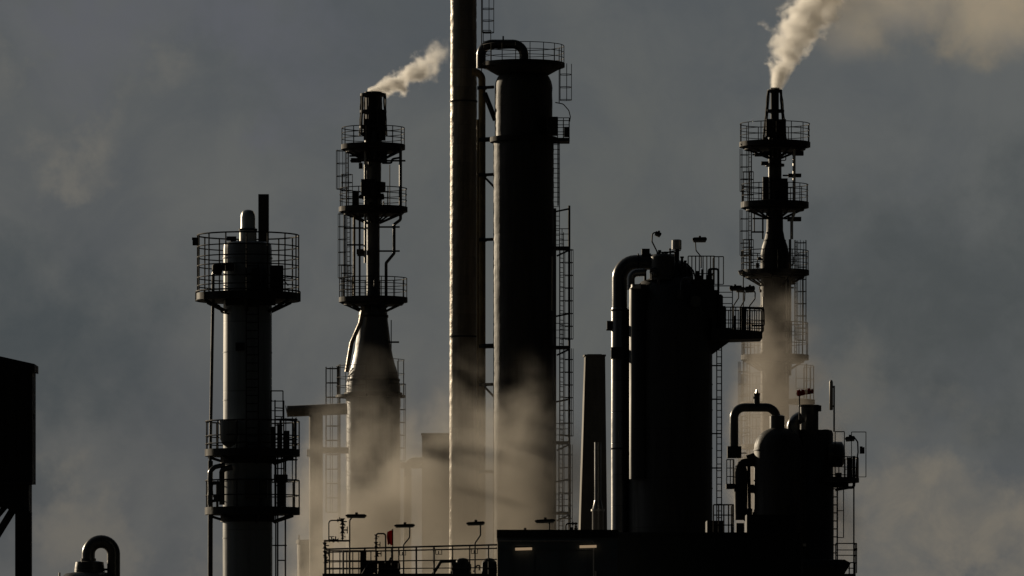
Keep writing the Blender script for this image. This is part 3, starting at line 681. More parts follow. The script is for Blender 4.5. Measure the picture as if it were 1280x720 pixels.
platform(root, f1, c1 + .5, 0, 31, 64.5, 367, 376, 294.5, (0.13, 0.27, 0.47, 0.62, 0.80, 1.0), 15, brackets=6, drop=14, tr=0.027, off=7)
MB().rail(f1.x(c1 + .5), 203, f1.m(65), f1.z(377), f1.z(365), (0.1, 1.0), 10, tr=0.03).build('toe_board', 'iron', root)
ex = MB()
for px, py, w_, h_, dy in ((343, 334, 16, 32, -0.7), (318, 338, 10, 26, -1.1), (283, 333, 14, 8, -1.0)):
    ex.box(f1.x(px - w_ / 2 + 4), f1.x(px + w_ / 2 + 4), 203 + dy - .25, 203 + dy + .25, f1.z(py + h_), f1.z(py))
    ob = ex.build('equipment_box', 'black', root, smooth=False); ex = MB()
MB().path([f1.p(294, 332, -0.8), f1.p(270, 335, -0.8), f1.p(268, 346, -0.8), f1.p(267.5, 380, -0.7), f1.p(264, 570, -0.6), f1.p(263.5, 850, -0.6)], f1.m(2.0), n=10, bend=0.15).build('downpipe', 'pipe', root)
MB().tube(f1.p(263.8, 850, -0.6), f1.p(264.2, 577, -0.6), f1.m(3.1), n=14).build('pipe_lagging', 'pipe', root)
MB().lathe(f1.x(273), 202.2, [(f1.m(5.5), f1.z(345)), (f1.m(6.5), f1.z(341)), (f1.m(6.5), f1.z(334)), (f1.m(4), f1.z(331))], 16).build('valve', 'black', root)
MB().tube(f1.p(240.8, 303, 0), f1.p(248, 303, 0), 0.11, n=10).build('horn', 'black', root)
MB().tube(f1.p(240, 298.5, 0), f1.p(248, 298.5, 0), 0.05, n=8).build('horn_bracket', 'black', root)
MB().path([f1.p(352, 350, -1.2), f1.p(366, 349, -1.2), f1.p(366, 351, -1.2), f1.p(356, 352, -1.2), f1.p(362, 360, -1.2)], 0.025, n=6).build('conduit', 'iron', root)
MB().path([f1.p(271, 382, -0.7), f1.p(276, 384, -0.7), f1.p(278, 392, -0.7), f1.p(288, 394, -0.7)], 0.035, n=6, bend=0.1).build('conduit', 'iron', root)
MB().box(f1.x(284), f1.x(346), 201.75, 202.1, f1.z(384), f1.z(376)).build('beam', 'black', root, smooth=False)
MB().ladder(f1.x(317), 202.0, f1.z(562), f1.z(330), 0.42, -90, 0.017, 0.28).build('ladder', 'iron', root)
MB().box(f1.x(296), f1.x(307), 202.1, 202.3, f1.z(440), f1.z(430)).build('plate', 'black', root, smooth=False)
for pt, pb, pr, lv_ in ((562, 570.5, 527, (0.2, 0.48, 1.0)), (634.5, 643.5, 601, (0.45, 1.0))):
    platform(root, f1, c1 + 6, 0, 30, 59.5, pt, pb, pr, lv_, 13, brackets=7, drop=9, tr=0.027, off=4)
    MB().deck(X1, 203, f1.m(30), f1.m(34), f1.z(pb + 9), f1.z(pb - 1)).build('support_ring', 'black', root)
MB().lathe(f1.x(288), 201.9, [(f1.m(2), f1.z(561)), (f1.m(8), f1.z(557)), (f1.m(11.5), f1.z(549)), (f1.m(11.8), f1.z(528)), (f1.m(11.8), f1.z(527.5))], 24).build('hopper', 'shellgrey', root)
d = MB().srail([f1.p(339.5, 527, -0.5), f1.p(354.5, 527, -0.5)], f1.m(37.5), (0.34, 0.66, 1.0), f1.m(15), 0.022).build('ladder_guard', 'iron', root)
MB().ladder(f1.x(349), 203.2, f1.z(634), f1.z(500), 0.45, -40, 0.02, 0.3, (f1.z(600), f1.z(522)), 0.7).build('ladder', 'iron', root)
MB().ladder(f1.x(352), 203.0, f1.z(850), f1.z(560), 0.30, -60, 0.022, 2.0).build('ladder', 'iron', root)
MB().tube(f1.p(345, 850, -0.2), f1.p(345, 570, -0.2), 0.025, n=6).build('conduit', 'iron', root)
MB().tube(f1.p(341, 682, -0.3), f1.p(359, 682, -0.3), 0.025, n=6).build('stay', 'iron', root)
for px, y0 in ((343, 535), (351, 532), (360, 540)):
    MB().box(f1.x(px - 3), f1.x(px + 3), 201.9, 202.2, f1.z(562), f1.z(y0)).build('instrument_box', 'black', root, smooth=False)
MB().path([f1.p(283, 582, -0.9), f1.p(270, 585, -0.9), f1.p(264.5, 590, -0.9), f1.p(264, 608, -0.9), f1.p(264, 632, -0.9)], 0.085, n=10, bend=0.2).build('pipe', 'pipe', root)
MB().path([f1.p(292, 585, -0.9), f1.p(279, 588, -0.9), f1.p(279, 632, -0.9)], 0.1, n=10, bend=0.15).build('pipe', 'pipe', root)
MB().path([f1.p(262, 606, -0.95), f1.p(276, 605, -0.95), f1.p(277, 626, -0.95), f1.p(262, 628, -0.95)], 0.05, n=8, bend=0.08).build('pipe', 'pipe', root)
for px, py, w_, h_ in ((265, 612, 7, 16), (273, 624, 10, 8), (278, 595, 5, 8)): MB().lathe(f1.x(px), 202.05, [(f1.m(w_ / 2), f1.z(py + h_ / 2)), (f1.m(w_ / 2.4), f1.z(py)), (f1.m(w_ / 2), f1.z(py - h_ / 2))], 12).build('valve', 'black', root)
MB().box(f1.x(344), f1.x(360.5), 201.8, 202.4, f1.z(604), f1.z(594.5)).build('equipment_box', 'black', root, smooth=False)
MB().box(f1.x(349), f1.x(358), 201.8, 202.2, f1.z(634), f1.z(604)).build('equipment_box', 'black', root, smooth=False)
MB().box(f1.x(308), f1.x(336), 201.75, 202.0, f1.z(624), f1.z(602)).build('inspection_plate', 'darkclad', root, smooth=False)

# ------------------------------------------------------------------ dark bin house at the picture's edge
fh = F(185)
root = thing('elevated_bin', 'black boxy bin with a sloping roof raised on braced legs', 'bin', (fh.x(-20), 185, 0))
MB().prism([(fh.x(-75), fh.z(605)), (fh.x(42.5), fh.z(605)), (fh.x(42.5), fh.z(462)), (fh.x(-75), fh.z(434))], 184.3, 185.7).build('body', 'black', root, smooth=False)
MB().prism([(fh.x(-78), fh.z(440)), (fh.x(45.5), fh.z(466)), (fh.x(45.5), fh.z(456.5)), (fh.x(-78), fh.z(429))], 184.2, 185.8).build('roof', 'black', root, smooth=False)
MB().prism([(fh.x(-60), fh.z(634)), (fh.x(8), fh.z(634)), (fh.x(17), fh.z(641)), (fh.x(38), fh.z(641)), (fh.x(38), fh.z(605)), (fh.x(-60), fh.z(605))], 184.4, 185.6).build('hopper', 'black', root, smooth=False)
for px, dy in ((29.5, -0.45), (29.5, 0.45), (-60, -0.45), (-60, 0.45)):
    MB().box(fh.x(px - 8.5), fh.x(px + 8.5), 185 + dy - .2, 185 + dy + .2, 0, fh.z(640)).build('leg', 'black', root, smooth=False)
MB().tube(fh.p(20, 634, -0.45), fh.p(-58, 760, -0.45), 0.12, n=4).build('brace', 'black', root)
MB().tube(fh.p(8, 634, -0.45), fh.p(-58, 712, -0.45), 0.09, n=4).build('brace', 'black', root)
for px in (-55, -40, -25, -10, 5, 20, 35): MB().box(fh.x(px), fh.x(px + 1.6), 184.24, 184.3, fh.z(605), fh.z(468)).build('wall_rib', 'black', root, smooth=False)
MB().box(fh.x(-75), fh.x(43), 184.2, 184.3, fh.z(607), fh.z(603)).build('base_beam', 'black', root, smooth=False)
MB().tube(fh.p(38.5, 640, -.7), fh.p(38.5, 850, -.7), 0.03, n=6).build('conduit', 'iron', root)
MB().box(fh.x(42), fh.x(43.5), 184.8, 185.1, fh.z(523), fh.z(518)).build('fixing', 'black', root, smooth=False)

# ------------------------------------------------------------------ small vessel with a swan neck
fg = F(210)
root = thing('gooseneck_vent', 'small drum with a fat swan neck pipe bending over its side', 'vent', (fg.x(112), 210, 0))
MB().path([fg.p(110.5, 705), fg.p(110.5, 677), fg.p(142, 677), fg.p(142, 850)], fg.m(8.2), n=20, bend=fg.m(15.6)).build('gooseneck', 'pipe', root)
MB().lathe(fg.x(112), 210, [(fg.m(19), fg.z(800)), (fg.m(19), fg.z(713)), (fg.m(17.5), fg.z(702.5)), (fg.m(9), fg.z(701))], 32).build('drum', 'darkclad', root)
MB().deck(fg.x(110.5), 210, fg.m(7), fg.m(9.6), fg.z(701), fg.z(698)).build('flange', 'pipe', root)
MB().lathe(fg.x(112), 210, [(fg.m(36), 0), (fg.m(36), fg.z(722)), (fg.m(30), fg.z(717)), (fg.m(18), fg.z(715))], 40).build('shell', 'darkclad', root)
MB().tube(fg.p(128, 712, -0.2), fg.p(134.5, 712, -0.2), 0.04, n=8).build('valve', 'black', root)
MB().tube(fg.p(75.5, 722, -0.4), fg.p(75.5, 716, -0.4), 0.035, n=8).build('nozzle', 'galv', root)

# ------------------------------------------------------------------ tall vessel with elbow pipe and crowded top
fv = F(262); vc = 837.5; VX = fv.x(vc); VY = 262
root = thing('regenerator_vessel', 'massive black vessel with a big elbow pipe and crowded railed top', 'vessel', (VX, VY, 0))
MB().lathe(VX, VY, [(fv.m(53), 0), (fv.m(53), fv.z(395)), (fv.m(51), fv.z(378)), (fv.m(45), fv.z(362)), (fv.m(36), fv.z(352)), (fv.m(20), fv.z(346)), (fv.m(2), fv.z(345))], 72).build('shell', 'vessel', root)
# cap dome and its neck
h = MB().lathe(fv.x(843), VY + 0.2, [(fv.m(24), fv.z(362)), (fv.m(24), fv.z(344))] + [(fv.m(24 * math.cos(R(a))), fv.z(344 - 20 * math.sin(R(a)))) for a in (15, 30, 45, 60, 75, 88)], 40).build('cap_dome', 'darkclad', root)
MB().lathe(fv.x(828), VY - 0.9, [(fv.m(15), fv.z(352)), (fv.m(15), fv.z(323)), (fv.m(12), fv.z(320)), (fv.m(2), fv.z(319))], 28).build('top_drum', 'darkclad', root)
MB().box(fv.x(865), fv.x(891), VY - 1.1, VY + 1.0, fv.z(400), fv.z(351)).build('machinery_box', 'black', root, smooth=False)
MB().box(fv.x(868), fv.x(878), VY - 1.0, VY + 0.2, fv.z(351), fv.z(346)).build('machinery_box', 'black', root, smooth=False)
MB().lathe(fv.x(797.5), VY - 1.25, [(fv.m(11.5), fv.z(600)), (fv.m(11.5), fv.z(364)), (fv.m(9.5), fv.z(361)), (fv.m(9.5), fv.z(358))], 28).build('side_drum', 'vessel', root)
MB().prism([(fv.x(786.5), fv.z(364)), (fv.x(800), fv.z(357)), (fv.x(800), fv.z(364))], VY - 1.8, VY - 0.8).build('drum_cover', 'galv', root, smooth=False)
MB().path([fv.p(774.5, 850, -0.1), fv.p(774.5, 329, -0.1), fv.p(842, 327, -0.1)], fv.m(9.6), n=24, bend=fv.m(20)).build('elbow_pipe', 'pipe', root)
MB().lathe(fv.x(774.5), VY - 0.1, [(fv.m(10.6), fv.z(850)), (fv.m(10.6), fv.z(388)), (fv.m(10.0), fv.z(385))], 24).build('pipe_jacket', 'alu', root)
for py in (387, 436, 447, 560): MB().deck(fv.x(774.5), VY - 0.1, fv.m(9), fv.m(11.4), fv.z(py + 2), fv.z(py)).build('flange', 'black', root)
for px in (797, 812): MB().tube(fv.p(px, 327.5, -0.1), fv.p(px + 1.6, 327.5, -0.1), fv.m(10.6), n=20).build('flange', 'black', root)
MB().box(fv.x(763.5), fv.x(778), VY - 0.75, VY - 0.45, fv.z(449), fv.z(435)).build('clamp', 'black', root, smooth=False)
MB().path([fv.p(788, 364, -0.9), fv.p(788, 343, -0.9), fv.p(806, 342, -0.9)], fv.m(5.0), n=14, bend=fv.m(8)).build('small_elbow', 'alu', root)
MB().box(fv.x(802), fv.x(812), VY - 0.35, VY + 0.15, fv.z(320), fv.z(311.5)).build('valve_box', 'black', root, smooth=False)
MB().box(fv.x(758.5), fv.x(766), VY - 0.3, VY + 0.1, fv.z(412), fv.z(401.5)).build('valve_box', 'black', root, smooth=False)
MB().tube(fv.p(757.8, 412.5, -0.1), fv.p(767, 412.5, -0.1), 0.04, n=6).build('stay', 'black', root)
p_ = MB().box(fv.x(844), fv.x(849), VY - 0.1, VY + 0.1, fv.z(350), fv.z(312)).build('post', 'black', root, smooth=False)
MB().lathe(fv.x(845.8), VY, [(fv.m(5.5), fv.z(312)), (fv.m(6.2), fv.z(311.5)), (fv.m(6.2), fv.z(300.5)), (fv.m(5.0), fv.z(299.5))], 20).build('beacon', 'galv', p_)
MB().path([fv.p(839, 315, -0.1), fv.p(843, 315.6, -0.1), fv.p(851, 313, -0.1)], 0.03, n=6).build('conduit', 'iron', root)
# top cage and rails
MB().srail([fv.p(822, 336, -0.8), fv.p(843, 336, -0.8)], fv.m(19), (0.4, 1.0), fv.m(5), 0.03).build('railing', 'iron', root)
MB().srail([fv.p(818, 334, 0.5), fv.p(846, 334, 0.5)], fv.m(16.5), (1.0,), fv.m(3.5), 0.035).build('railing', 'iron', root)
MB().path([fv.p(817, 322, -0.7), fv.p(830, 317.5, -0.7), fv.p(845, 314.5, -0.7)], 0.03, n=6).build('handrail', 'iron', root)
MB().srail([fv.p(859.5, 357, -0.9), fv.p(892, 357, -0.9), fv.p(892, 357, 0.6)], fv.m(35), (0.12, 0.38, 1.0), fv.m(4.6), 0.026).build('railing', 'iron', root)
MB().srail([fv.p(892, 357, -0.85), fv.p(903.5, 357, -0.85)], fv.m(34.5), (0.0, 1.0), fv.m(5.7), 0.024).build('railing', 'iron', root)
for px, py, w_, h_ in ((869, 340, 4, 12), (876, 338, 3, 8), (882, 345, 4, 9), (864, 352, 5, 8), (886, 338, 3, 10)):
    MB().box(fv.x(px), fv.x(px + w_), VY - 0.75, VY - 0.4, fv.z(py + h_), fv.z(py)).build('instrument_box', 'black', root, smooth=False)
for px, y0, y1, r_ in ((852, 322, 345, 1.6), (856, 327, 348, 1.2), (861, 336, 352, 1.8), (824, 314, 330, 1.4), (832, 316, 330, 2.2), (837, 312, 330, 1.0), (806, 338, 352, 1.6), (814, 332, 350, 2.4), (888, 344, 356, 1.5)):
    MB().lathe(fv.x(px), VY - 0.7, [(fv.m(r_), fv.z(y1)), (fv.m(r_), fv.z(y0 + 2)), (fv.m(r_ * 1.5), fv.z(y0 + 2)), (fv.m(r_ * 1.5), fv.z(y0))], 12).build('nozzle', 'black', root)
MB().path([fv.p(850, 330, -0.8), fv.p(858, 331, -0.8), fv.p(866, 340, -0.8), fv.p(869, 352, -0.8)], 0.035, n=6, bend=0.2).build('handrail', 'iron', root)
MB().path([fv.p(812, 340, -1.3), fv.p(822, 338, -1.3), fv.p(823, 360, -1.3), fv.p(846, 361, -1.3)], 0.09, n=10, bend=0.2).build('pipe', 'pipe', root)
MB().path([fv.p(850, 372, -1.9), fv.p(851, 352, -1.6), fv.p(864, 350, -1.4)], 0.07, n=10, bend=0.2).build('pipe', 'pipe', root)
MB().path([fv.p(885, 351, -0.9), fv.p(885, 338, -0.9), fv.p(897, 338, -0.9), fv.p(897, 372, -0.9)], 0.05, n=8, bend=0.1).build('pipe', 'iron', root)
MB().tube(fv.p(815.5, 345, -1.35), fv.p(820, 345, -1.35), 0.15, n=12).build('valve', 'pipe', root)
MB().lathe(fv.x(900), VY - .6, [(fv.m(3.2), fv.z(384)), (fv.m(3.2), fv.z(371)), (fv.m(1), fv.z(369))], 12).build('valve', 'black', root)
# side platform
d = MB().prism([(fv.x(888), fv.z(427)), (fv.x(951.5), fv.z(425)), (fv.x(951.5), fv.z(416)), (fv.x(888), fv.z(411))], VY - 1.2, VY + 1.2).build('platform', 'black', root, smooth=False)
MB().srail([fv.p(906, 415, -1.15), fv.p(931, 415, -1.15), fv.p(953, 415.5, -1.15), fv.p(953, 415.5, 1.1), fv.p(930, 415, 1.1), fv.p(900, 415, 1.1)], fv.m(29), (0.1, 0.45, 1.0), fv.m(5.6), 0.026).build('railing', 'iron', d)
MB().path([fv.p(930, 414, -1.2), fv.p(931, 387, -1.2), fv.p(953, 388.5, -1.2), fv.p(953.6, 409, -1.2), fv.p(938, 409, -1.2)], 0.04, n=6, bend=0.06).build('gate', 'iron', d)
MB().srail([fv.p(892, 380.5, -0.6), fv.p(915, 380.5, -0.6)], fv.m(22), (0.0, 0.35, 0.64, 1.0), fv.m(23), 0.024).build('railing', 'iron', root)
MB().box(fv.x(914.2), fv.x(915.6), VY - 0.62, VY - 0.56, fv.z(415), fv.z(381)).build('post', 'iron', root, smooth=False)
for x0, x1, y0, y1 in ((889, 897, 364, 416), (895, 900, 372, 416), (899, 906, 384, 416), (926, 932, 386, 414), (916, 919, 396, 414)):
    MB().box(fv.x(x0), fv.x(x1), VY - 0.9, VY - 0.3, fv.z(y1), fv.z(y0)).build('cabinet', 'black', root, smooth=False)
MB().prism([(fv.x(886), fv.z(446)), (fv.x(912), fv.z(427)), (fv.x(886), fv.z(427))], VY - 0.4, VY + 0.4).build('bracket', 'black', root, smooth=False)
MB().ladder(fv.x(899), VY, fv.z(668), fv.z(427), 0.22, -80, 0.02, 0.3).build('ladder', 'iron', root)
for py in (457, 499, 542, 585): MB().tube(fv.p(890, py, 0), fv.p(902, py, 0), 0.035, n=6).build('stay', 'iron', root)
# plates and nozzles on the shell
for x0, x1, y0, y1 in ((845, 853, 366, 377), (862, 875, 372, 386), (825, 845, 430, 470)):
    xc = ((x0 + x1) / 2 - vc) / 53; yy = VY - fv.m(53) * math.sqrt(max(0.05, 1 - xc * xc))
    MB().box(fv.x(x0), fv.x(x1), yy - 0.06, yy + 0.3, fv.z(y1), fv.z(y0)).build('inspection_plate', 'vessel', root, smooth=False)
MB().tube(fv.p(868, 380, -1.9), fv.p(868, 380, -1.2), fv.m(7), n=20).build('manway', 'pipe', root)
for py in (395, 432, 480, 512, 560, 610): MB().deck(VX, VY, fv.m(51), fv.m(53.5), fv.z(py + 1.2), fv.z(py), n=64).build('seam_band', 'vessel', root)

lamp(262, [(821, 334), (821, 316), (814.5, 303), (815, 293), (820, 291.5)], (818, 826, 291, 297), 'small round lamp on a curled pole above the vessel elbow', -0.6, R(-25), 0.032)
lamp(262, [(876, 336), (876, 322), (869.5, 314), (868.8, 303.5)], (865, 883, 297.5, 304), 'broad flat lamp over the railed box on the vessel top', -0.5, 0.0, 0.026)
lamp(262, [(917, 414), (917.5, 381), (923.5, 372), (923.5, 364), (921, 361.5)], (912, 926, 356.5, 363), 'lamp nearest the vessel among three over its side platform', 0.3, 0.03)
lamp(262, [(926, 414), (926, 383), (931.5, 374), (932, 364), (929, 361)], (920.5, 932, 357, 364), 'middle lamp of three over the side platform', 0.8, -0.05)
lamp(262, [(936, 414), (936.5, 383), (943.5, 374), (943.8, 366), (940.5, 362)], (930.5, 943.5, 358, 366), 'outermost lamp of three over the side platform end', -0.2, 0.05)

# ------------------------------------------------------------------ twin domed vessels
fr = F(240); RY = 240
root = thing('domed_vessel', 'black domed vessel with a square bent pipe over its neck', 'vessel', (fr.x(972), RY, 0))
ax = fr.x(973)
MB().lathe(ax, RY, [(fr.m(31), 0), (fr.m(30.5), fr.z(560))] + [(fr.m(30 * math.cos(R(a)) + 0.4), fr.z(560 - 26 * math.sin(R(a)))) for a in (10, 25, 40, 55, 70, 84)] + [(fr.m(1.5), fr.z(533.5))], 56).build('shell', 'darkened', root)
MB().lathe(fr.x(971.5), RY, [(fr.m(9.4), fr.z(540)), (fr.m(9.4), fr.z(520)), (fr.m(7), fr.z(519))], 24).build('neck', 'pipe', root)
MB().path([fr.p(970.5, 525), fr.p(970.5, 509.3), fr.p(917.6, 509.3), fr.p(917.6, 562)], fr.m(5.4), n=18, bend=fr.m(13)).build('bent_pipe', 'pipe', root)
MB().lathe(fr.x(946), RY, [(fr.m(3.8), fr.z(505)), (fr.m(3.8), fr.z(494)), (fr.m(4.3), fr.z(493.6)), (fr.m(4.3), fr.z(491.5)), (fr.m(2), fr.z(491.2))], 14).build('vent_nozzle', 'pipe', root)
MB().tube(fr.p(946, 491.5), fr.p(946, 487), 0.07, 0.03, n=8).build('vent_tip', 'galv', root)
MB().tube(fr.p(941.5, 497), fr.p(944, 497), 0.05, n=8).build('valve', 'black', root)
MB().box(fr.x(909), fr.x(926.5), RY - 0.3, RY + 0.3, fr.z(572.5), fr.z(558)).build('flange_box', 'black', root, smooth=False)
MB().path([fr.p(926, 566.5, -0.1), fr.p(933, 566.5, -0.1)], 0.025, n=6).build('conduit', 'iron', root)
MB().path([fr.p(947, 578), fr.p(924, 578), fr.p(925, 600), fr.p(926, 640)], fr.m(5.2), n=14, bend=fr.m(9)).build('side_pipe', 'black', root)
MB().lathe(fr.x(926), RY, [(fr.m(8), fr.z(650)), (fr.m(8.5), fr.z(590)), (fr.m(6.5), fr.z(582))], 20).build('side_drum', 'black', root)
MB().path([fr.p(935, 611), fr.p(946, 611)], fr.m(5.5), n=14).build('side_nozzle', 'black', root)
MB().path([fr.p(936, 578), fr.p(937, 640)], fr.m(2.0), n=10).build('side_pipe', 'black', root)
MB().path([fr.p(934, 573), fr.p(941, 570), fr.p(946, 574)], fr.m(4.0), n=12).build('side_nozzle', 'black', root)
MB().srail([fr.p(908, 610, -0.4), fr.p(917, 610, -0.4), fr.p(917, 610, 0.5)], fr.m(35), (0.12, 0.4, 0.7, 1.0), fr.m(4.5), 0.022).build('railing', 'iron', root)
MB().box(fr.x(907.5), fr.x(918), RY - .5, RY + .5, fr.z(611), fr.z(605)).build('landing', 'iron', root, smooth=False)
MB().path([fr.p(926, 642), fr.p(938, 655), fr.p(950, 662)], fr.m(3.0), n=10, bend=0.2).build('drain_pipe', 'black', root)
for x0, x1, y0, y1 in ((932, 940, 636, 650), (936, 944, 652, 668), (920, 930, 654, 668), (941, 947, 640, 648)):
    MB().box(fr.x(x0), fr.x(x1), RY - .3, RY + .3, fr.z(y1), fr.z(y0)).build('valve_box', 'black', root, smooth=False)
for py in (562, 600, 650): MB().deck(ax, RY, fr.m(29), fr.m(31.4), fr.z(py + 1.5), fr.z(py), n=48).build('seam_band', 'vessel', root)

root = thing('capped_vessel', 'broad black vessel with a flat drum cap and railed side platform', 'vessel', (fr.x(1017), RY + 1.2, 0))
BY = RY + 1.2; bx = fr.x(1014)
MB().lathe(bx, BY, [(fr.m(29.5), 0), (fr.m(29.5), fr.z(540)), (fr.m(27.5), fr.z(536.5)), (fr.m(4), fr.z(535.5))], 56).build('shell', 'vessel', root)
MB().lathe(fr.x(1013), BY, [(fr.m(12), fr.z(536)), (fr.m(12), fr.z(507)), (fr.m(13.3), fr.z(506)), (fr.m(13.3), fr.z(504.5)), (fr.m(4), fr.z(504))], 32).build('drum_cap', 'darkclad', root)
MB().box(fr.x(1023.5), fr.x(1028), BY - .4, BY + .2, fr.z(512.5), fr.z(505.5)).build('cap_latch', 'black', root, smooth=False)
MB().path([fr.p(992, 548, 0.3), fr.p(991, 527, 0.3), fr.p(1003, 520, 0.3)], fr.m(7.5), n=18, bend=fr.m(12)).build('elbow', 'alu', root)
MB().lathe(fr.x(1034), BY - 0.2, [(fr.m(8), fr.z(545)), (fr.m(8), fr.z(537)), (fr.m(3), fr.z(535.5))], 18).build('nozzle', 'black', root)
MB().tube((fr.x(1036), BY - 0.3, fr.z(567)), (fr.x(1054), BY - 0.3, fr.z(567)), fr.m(16), n=28).build('side_drum', 'pipe', root)
MB().path([(fr.x(1054), BY - 0.3, fr.z(567)), (fr.x(1056.5), BY - 0.3, fr.z(567)), (fr.x(1057.5), BY - 0.3, fr.z(567))], fr.m(15.6), n=28, r2=fr.m(8)).build('drum_end', 'pipe', root)
d = MB().deck(bx, BY, fr.m(29), fr.m(62), fr.z(602), fr.z(596.5), -70, 40, 18).build('platform', 'black', root)
MB().rail(bx, BY, fr.m(61), fr.z(597), fr.z(571), (0.12, 0.5, 1.0), 8, -70, 40, 0.022).build('railing', 'iron', d)
MB().srail([fr.p(1043.5, 597, -0.3), fr.p(1055, 597, -0.3)], fr.m(57), (0.5, 1.0), fr.m(11), 0.022).build('railing', 'iron', root)
MB().srail([fr.p(1063, 597, -0.8), fr.p(1081, 597, -0.8)], fr.m(56), (0.0, 1.0), fr.m(18), 0.018).build('guard_frame', 'iron', root)
for px, py, w_, h_ in ((1045, 591, 7, 6), (1060, 572, 5, 26), (1066, 570, 3, 27), (1075, 558, 3, 9), (1078.5, 559, 2, 8)):
    MB().box(fr.x(px), fr.x(px + w_), BY - 1.3, BY - 1.0, fr.z(py + h_), fr.z(py)).build('instrument_box', 'black', root, smooth=False)
MB().path([fr.p(1043, 613, -0.6), fr.p(1060, 610, -0.6), fr.p(1066, 610, -0.6), fr.p(1067, 600, -0.6)], fr.m(1.8), n=8, bend=0.1).build('drain_pipe', 'black', root)
MB().box(fr.x(1040), fr.x(1062), BY - .5, BY + .5, fr.z(608), fr.z(602)).build('bracket', 'black', root, smooth=False)
MB().ladder(fr.x(1046), BY, fr.z(705), fr.z(602), 0.18, -80, 0.024, 0.33).build('ladder', 'iron', root)
MB().srail([fr.p(1047, 672, 0), fr.p(1054.5, 672, 0)], fr.m(70), (0.0, 0.48, 1.0), fr.m(7.5), 0.022).build('ladder_guard', 'iron', root)
MB().tube(fr.p(1067.3, 850, 0), fr.p(1067.3, 604, 0), 0.03, n=6).build('cable', 'iron', root)
d = MB().box(fr.x(1043), fr.x(1070), BY - 1.0, BY + 1.0, fr.z(722), fr.z(717)).build('platform', 'black', root, smooth=False)
MB().srail([fr.p(1043, 717, -1.0), fr.p(1069, 717, -1.0), fr.p(1069, 717, 0.8)], fr.m(37), (0.35, 0.6, 0.78, 1.0), fr.m(26), 0.024).build('railing', 'iron', d)
MB().srail([fr.p(1056, 717, 0.5), fr.p(1069, 717, 0.5)], fr.m(14), (0.5, 1.0), fr.m(6), 0.026).build('railing', 'iron', d)
MB().box(fr.x(1068), fr.x(1071.5), BY - 1.3, BY - 1.1, fr.z(688), fr.z(685.5)).build('cable_clamp', 'black', root, smooth=False)
MB().path([fr.p(1000, 711, -1.6), fr.p(1050, 711, -1.6), fr.p(1055, 714, -1.6)], fr.m(11), n=20).build('lower_drum', 'black', root)
MB().box(fr.x(1001), fr.x(1007.5), RY - 0.1, RY + 0.1, fr.z(683), fr.z(679.5)).build('name_plate', 'galv', root, smooth=False)
MB().lathe(fr.x(1004), RY + 0.2, [(fr.m(4.5), 0), (fr.m(4.5), fr.z(545))], 14).build('downcomer', 'vessel', root)
lamp(240, [(1069, 597), (1069.5, 580), (1071.5, 566), (1071, 553), (1066, 546.5), (1061, 546.5)], (1055.5, 1067.5, 546, 552.5), 'lamp with a hooked pole over the platform of the capped vessel', -0.6, R(4), 0.03)

# windsock
root = thing('windsock', 'red and white windsock streaming from a thin mast on the vessels', 'windsock', fr.p(998, 540, -0.8))
MB().tube(fr.p(998, 540, -0.8), fr.p(998, 489.5, -0.8), 0.03, n=8).build('mast', 'iron', root)
MB().path([fr.p(998 + 3.4 * math.cos(a), 493 + 3.4 * math.sin(a), -0.8) for a in [R(q) for q in range(0, 360, 40)]], 0.015, n=5, closed=True).build('hoop', 'iron', root)
prev = None
ws = [(995, 492.6, 3.6), (1000, 491.6, 4.2), (1004.5, 491.4, 3.2), (1008, 490.2, 3.9), (1012, 489.6, 3.7), (1015.5, 491, 2.2)]
for i, (a_, b_) in enumerate(zip(ws, ws[1:])):
    MB().path([fr.p(a_[0], a_[1], -0.8), fr.p((a_[0] + b_[0]) / 2, (a_[1] + b_[1]) / 2 + .4, -0.8), fr.p(b_[0], b_[1], -0.8)], fr.m(a_[2]), n=12, r2=fr.m(b_[2])).build('sock', 'white' if i == 2 else 'red', root)
# antenna
root = thing('antenna', 'cream panel antenna clamped to a thin mast above the capped vessel', 'antenna', fr.p(1042.3, 540, -0.2))
MB().tube(fr.p(1042.3, 540, -0.2), fr.p(1042.3, 482.5, -0.2), 0.035, n=8).build('mast', 'iron', root)
MB().lathe(fr.x(1038.6), RY - 0.2, [(0.05, fr.z(513)), (fr.m(2.3), fr.z(512)), (fr.m(2.3), fr.z(478)), (fr.m(1.4), fr.z(475.6)), (0.02, fr.z(475.3))], 14).build('panel', 'cream', root)
for py in (484, 508): MB().tube(fr.p(1038.6, py, -0.2), fr.p(1043, py, -0.2), 0.04, n=6).build('clamp', 'iron', root)

# ------------------------------------------------------------------ near buildings
fn = F(216)
root = thing('control_building', 'low blue black building with two lit lamp strips on its wall', 'building', (fn.x(690), 219, 0))
MB().box(fn.x(622), fn.x(772), 216, 223, 0, fn.z(672)).build('wall', 'wallsheet', root, smooth=False)
MB().box(fn.x(621), fn.x(773), 215.9, 223.1, fn.z(672), fn.z(662.2)).build('parapet', 'black', root, smooth=False)
MB().box(fn.x(622.6), fn.x(740), 215.94, 216.0, fn.z(687), fn.z(685.6)).build('wall_rib', 'wallsheet', root, smooth=False)
for px in (640, 667, 700, 733): MB().box(fn.x(px), fn.x(px) + 0.03, 215.96, 216.0, 4.0, fn.z(688)).build('wall_rib', 'wallsheet', root, smooth=False)
for px, w_, h_ in ((655, 3, 3), (712, 5, 4)): MB().box(fn.x(px), fn.x(px + w_), 217, 217.3, fn.z(662), fn.z(662 - h_)).build('roof_vent', 'black', root, smooth=False)
MB().path([(fn.x(622), 215.86, fn.z(676)), (fn.x(742), 215.86, fn.z(676)), (fn.x(742), 215.86, 0.0)], 0.03, n=6, bend=0.1).build('cable_conduit', 'galv', root)
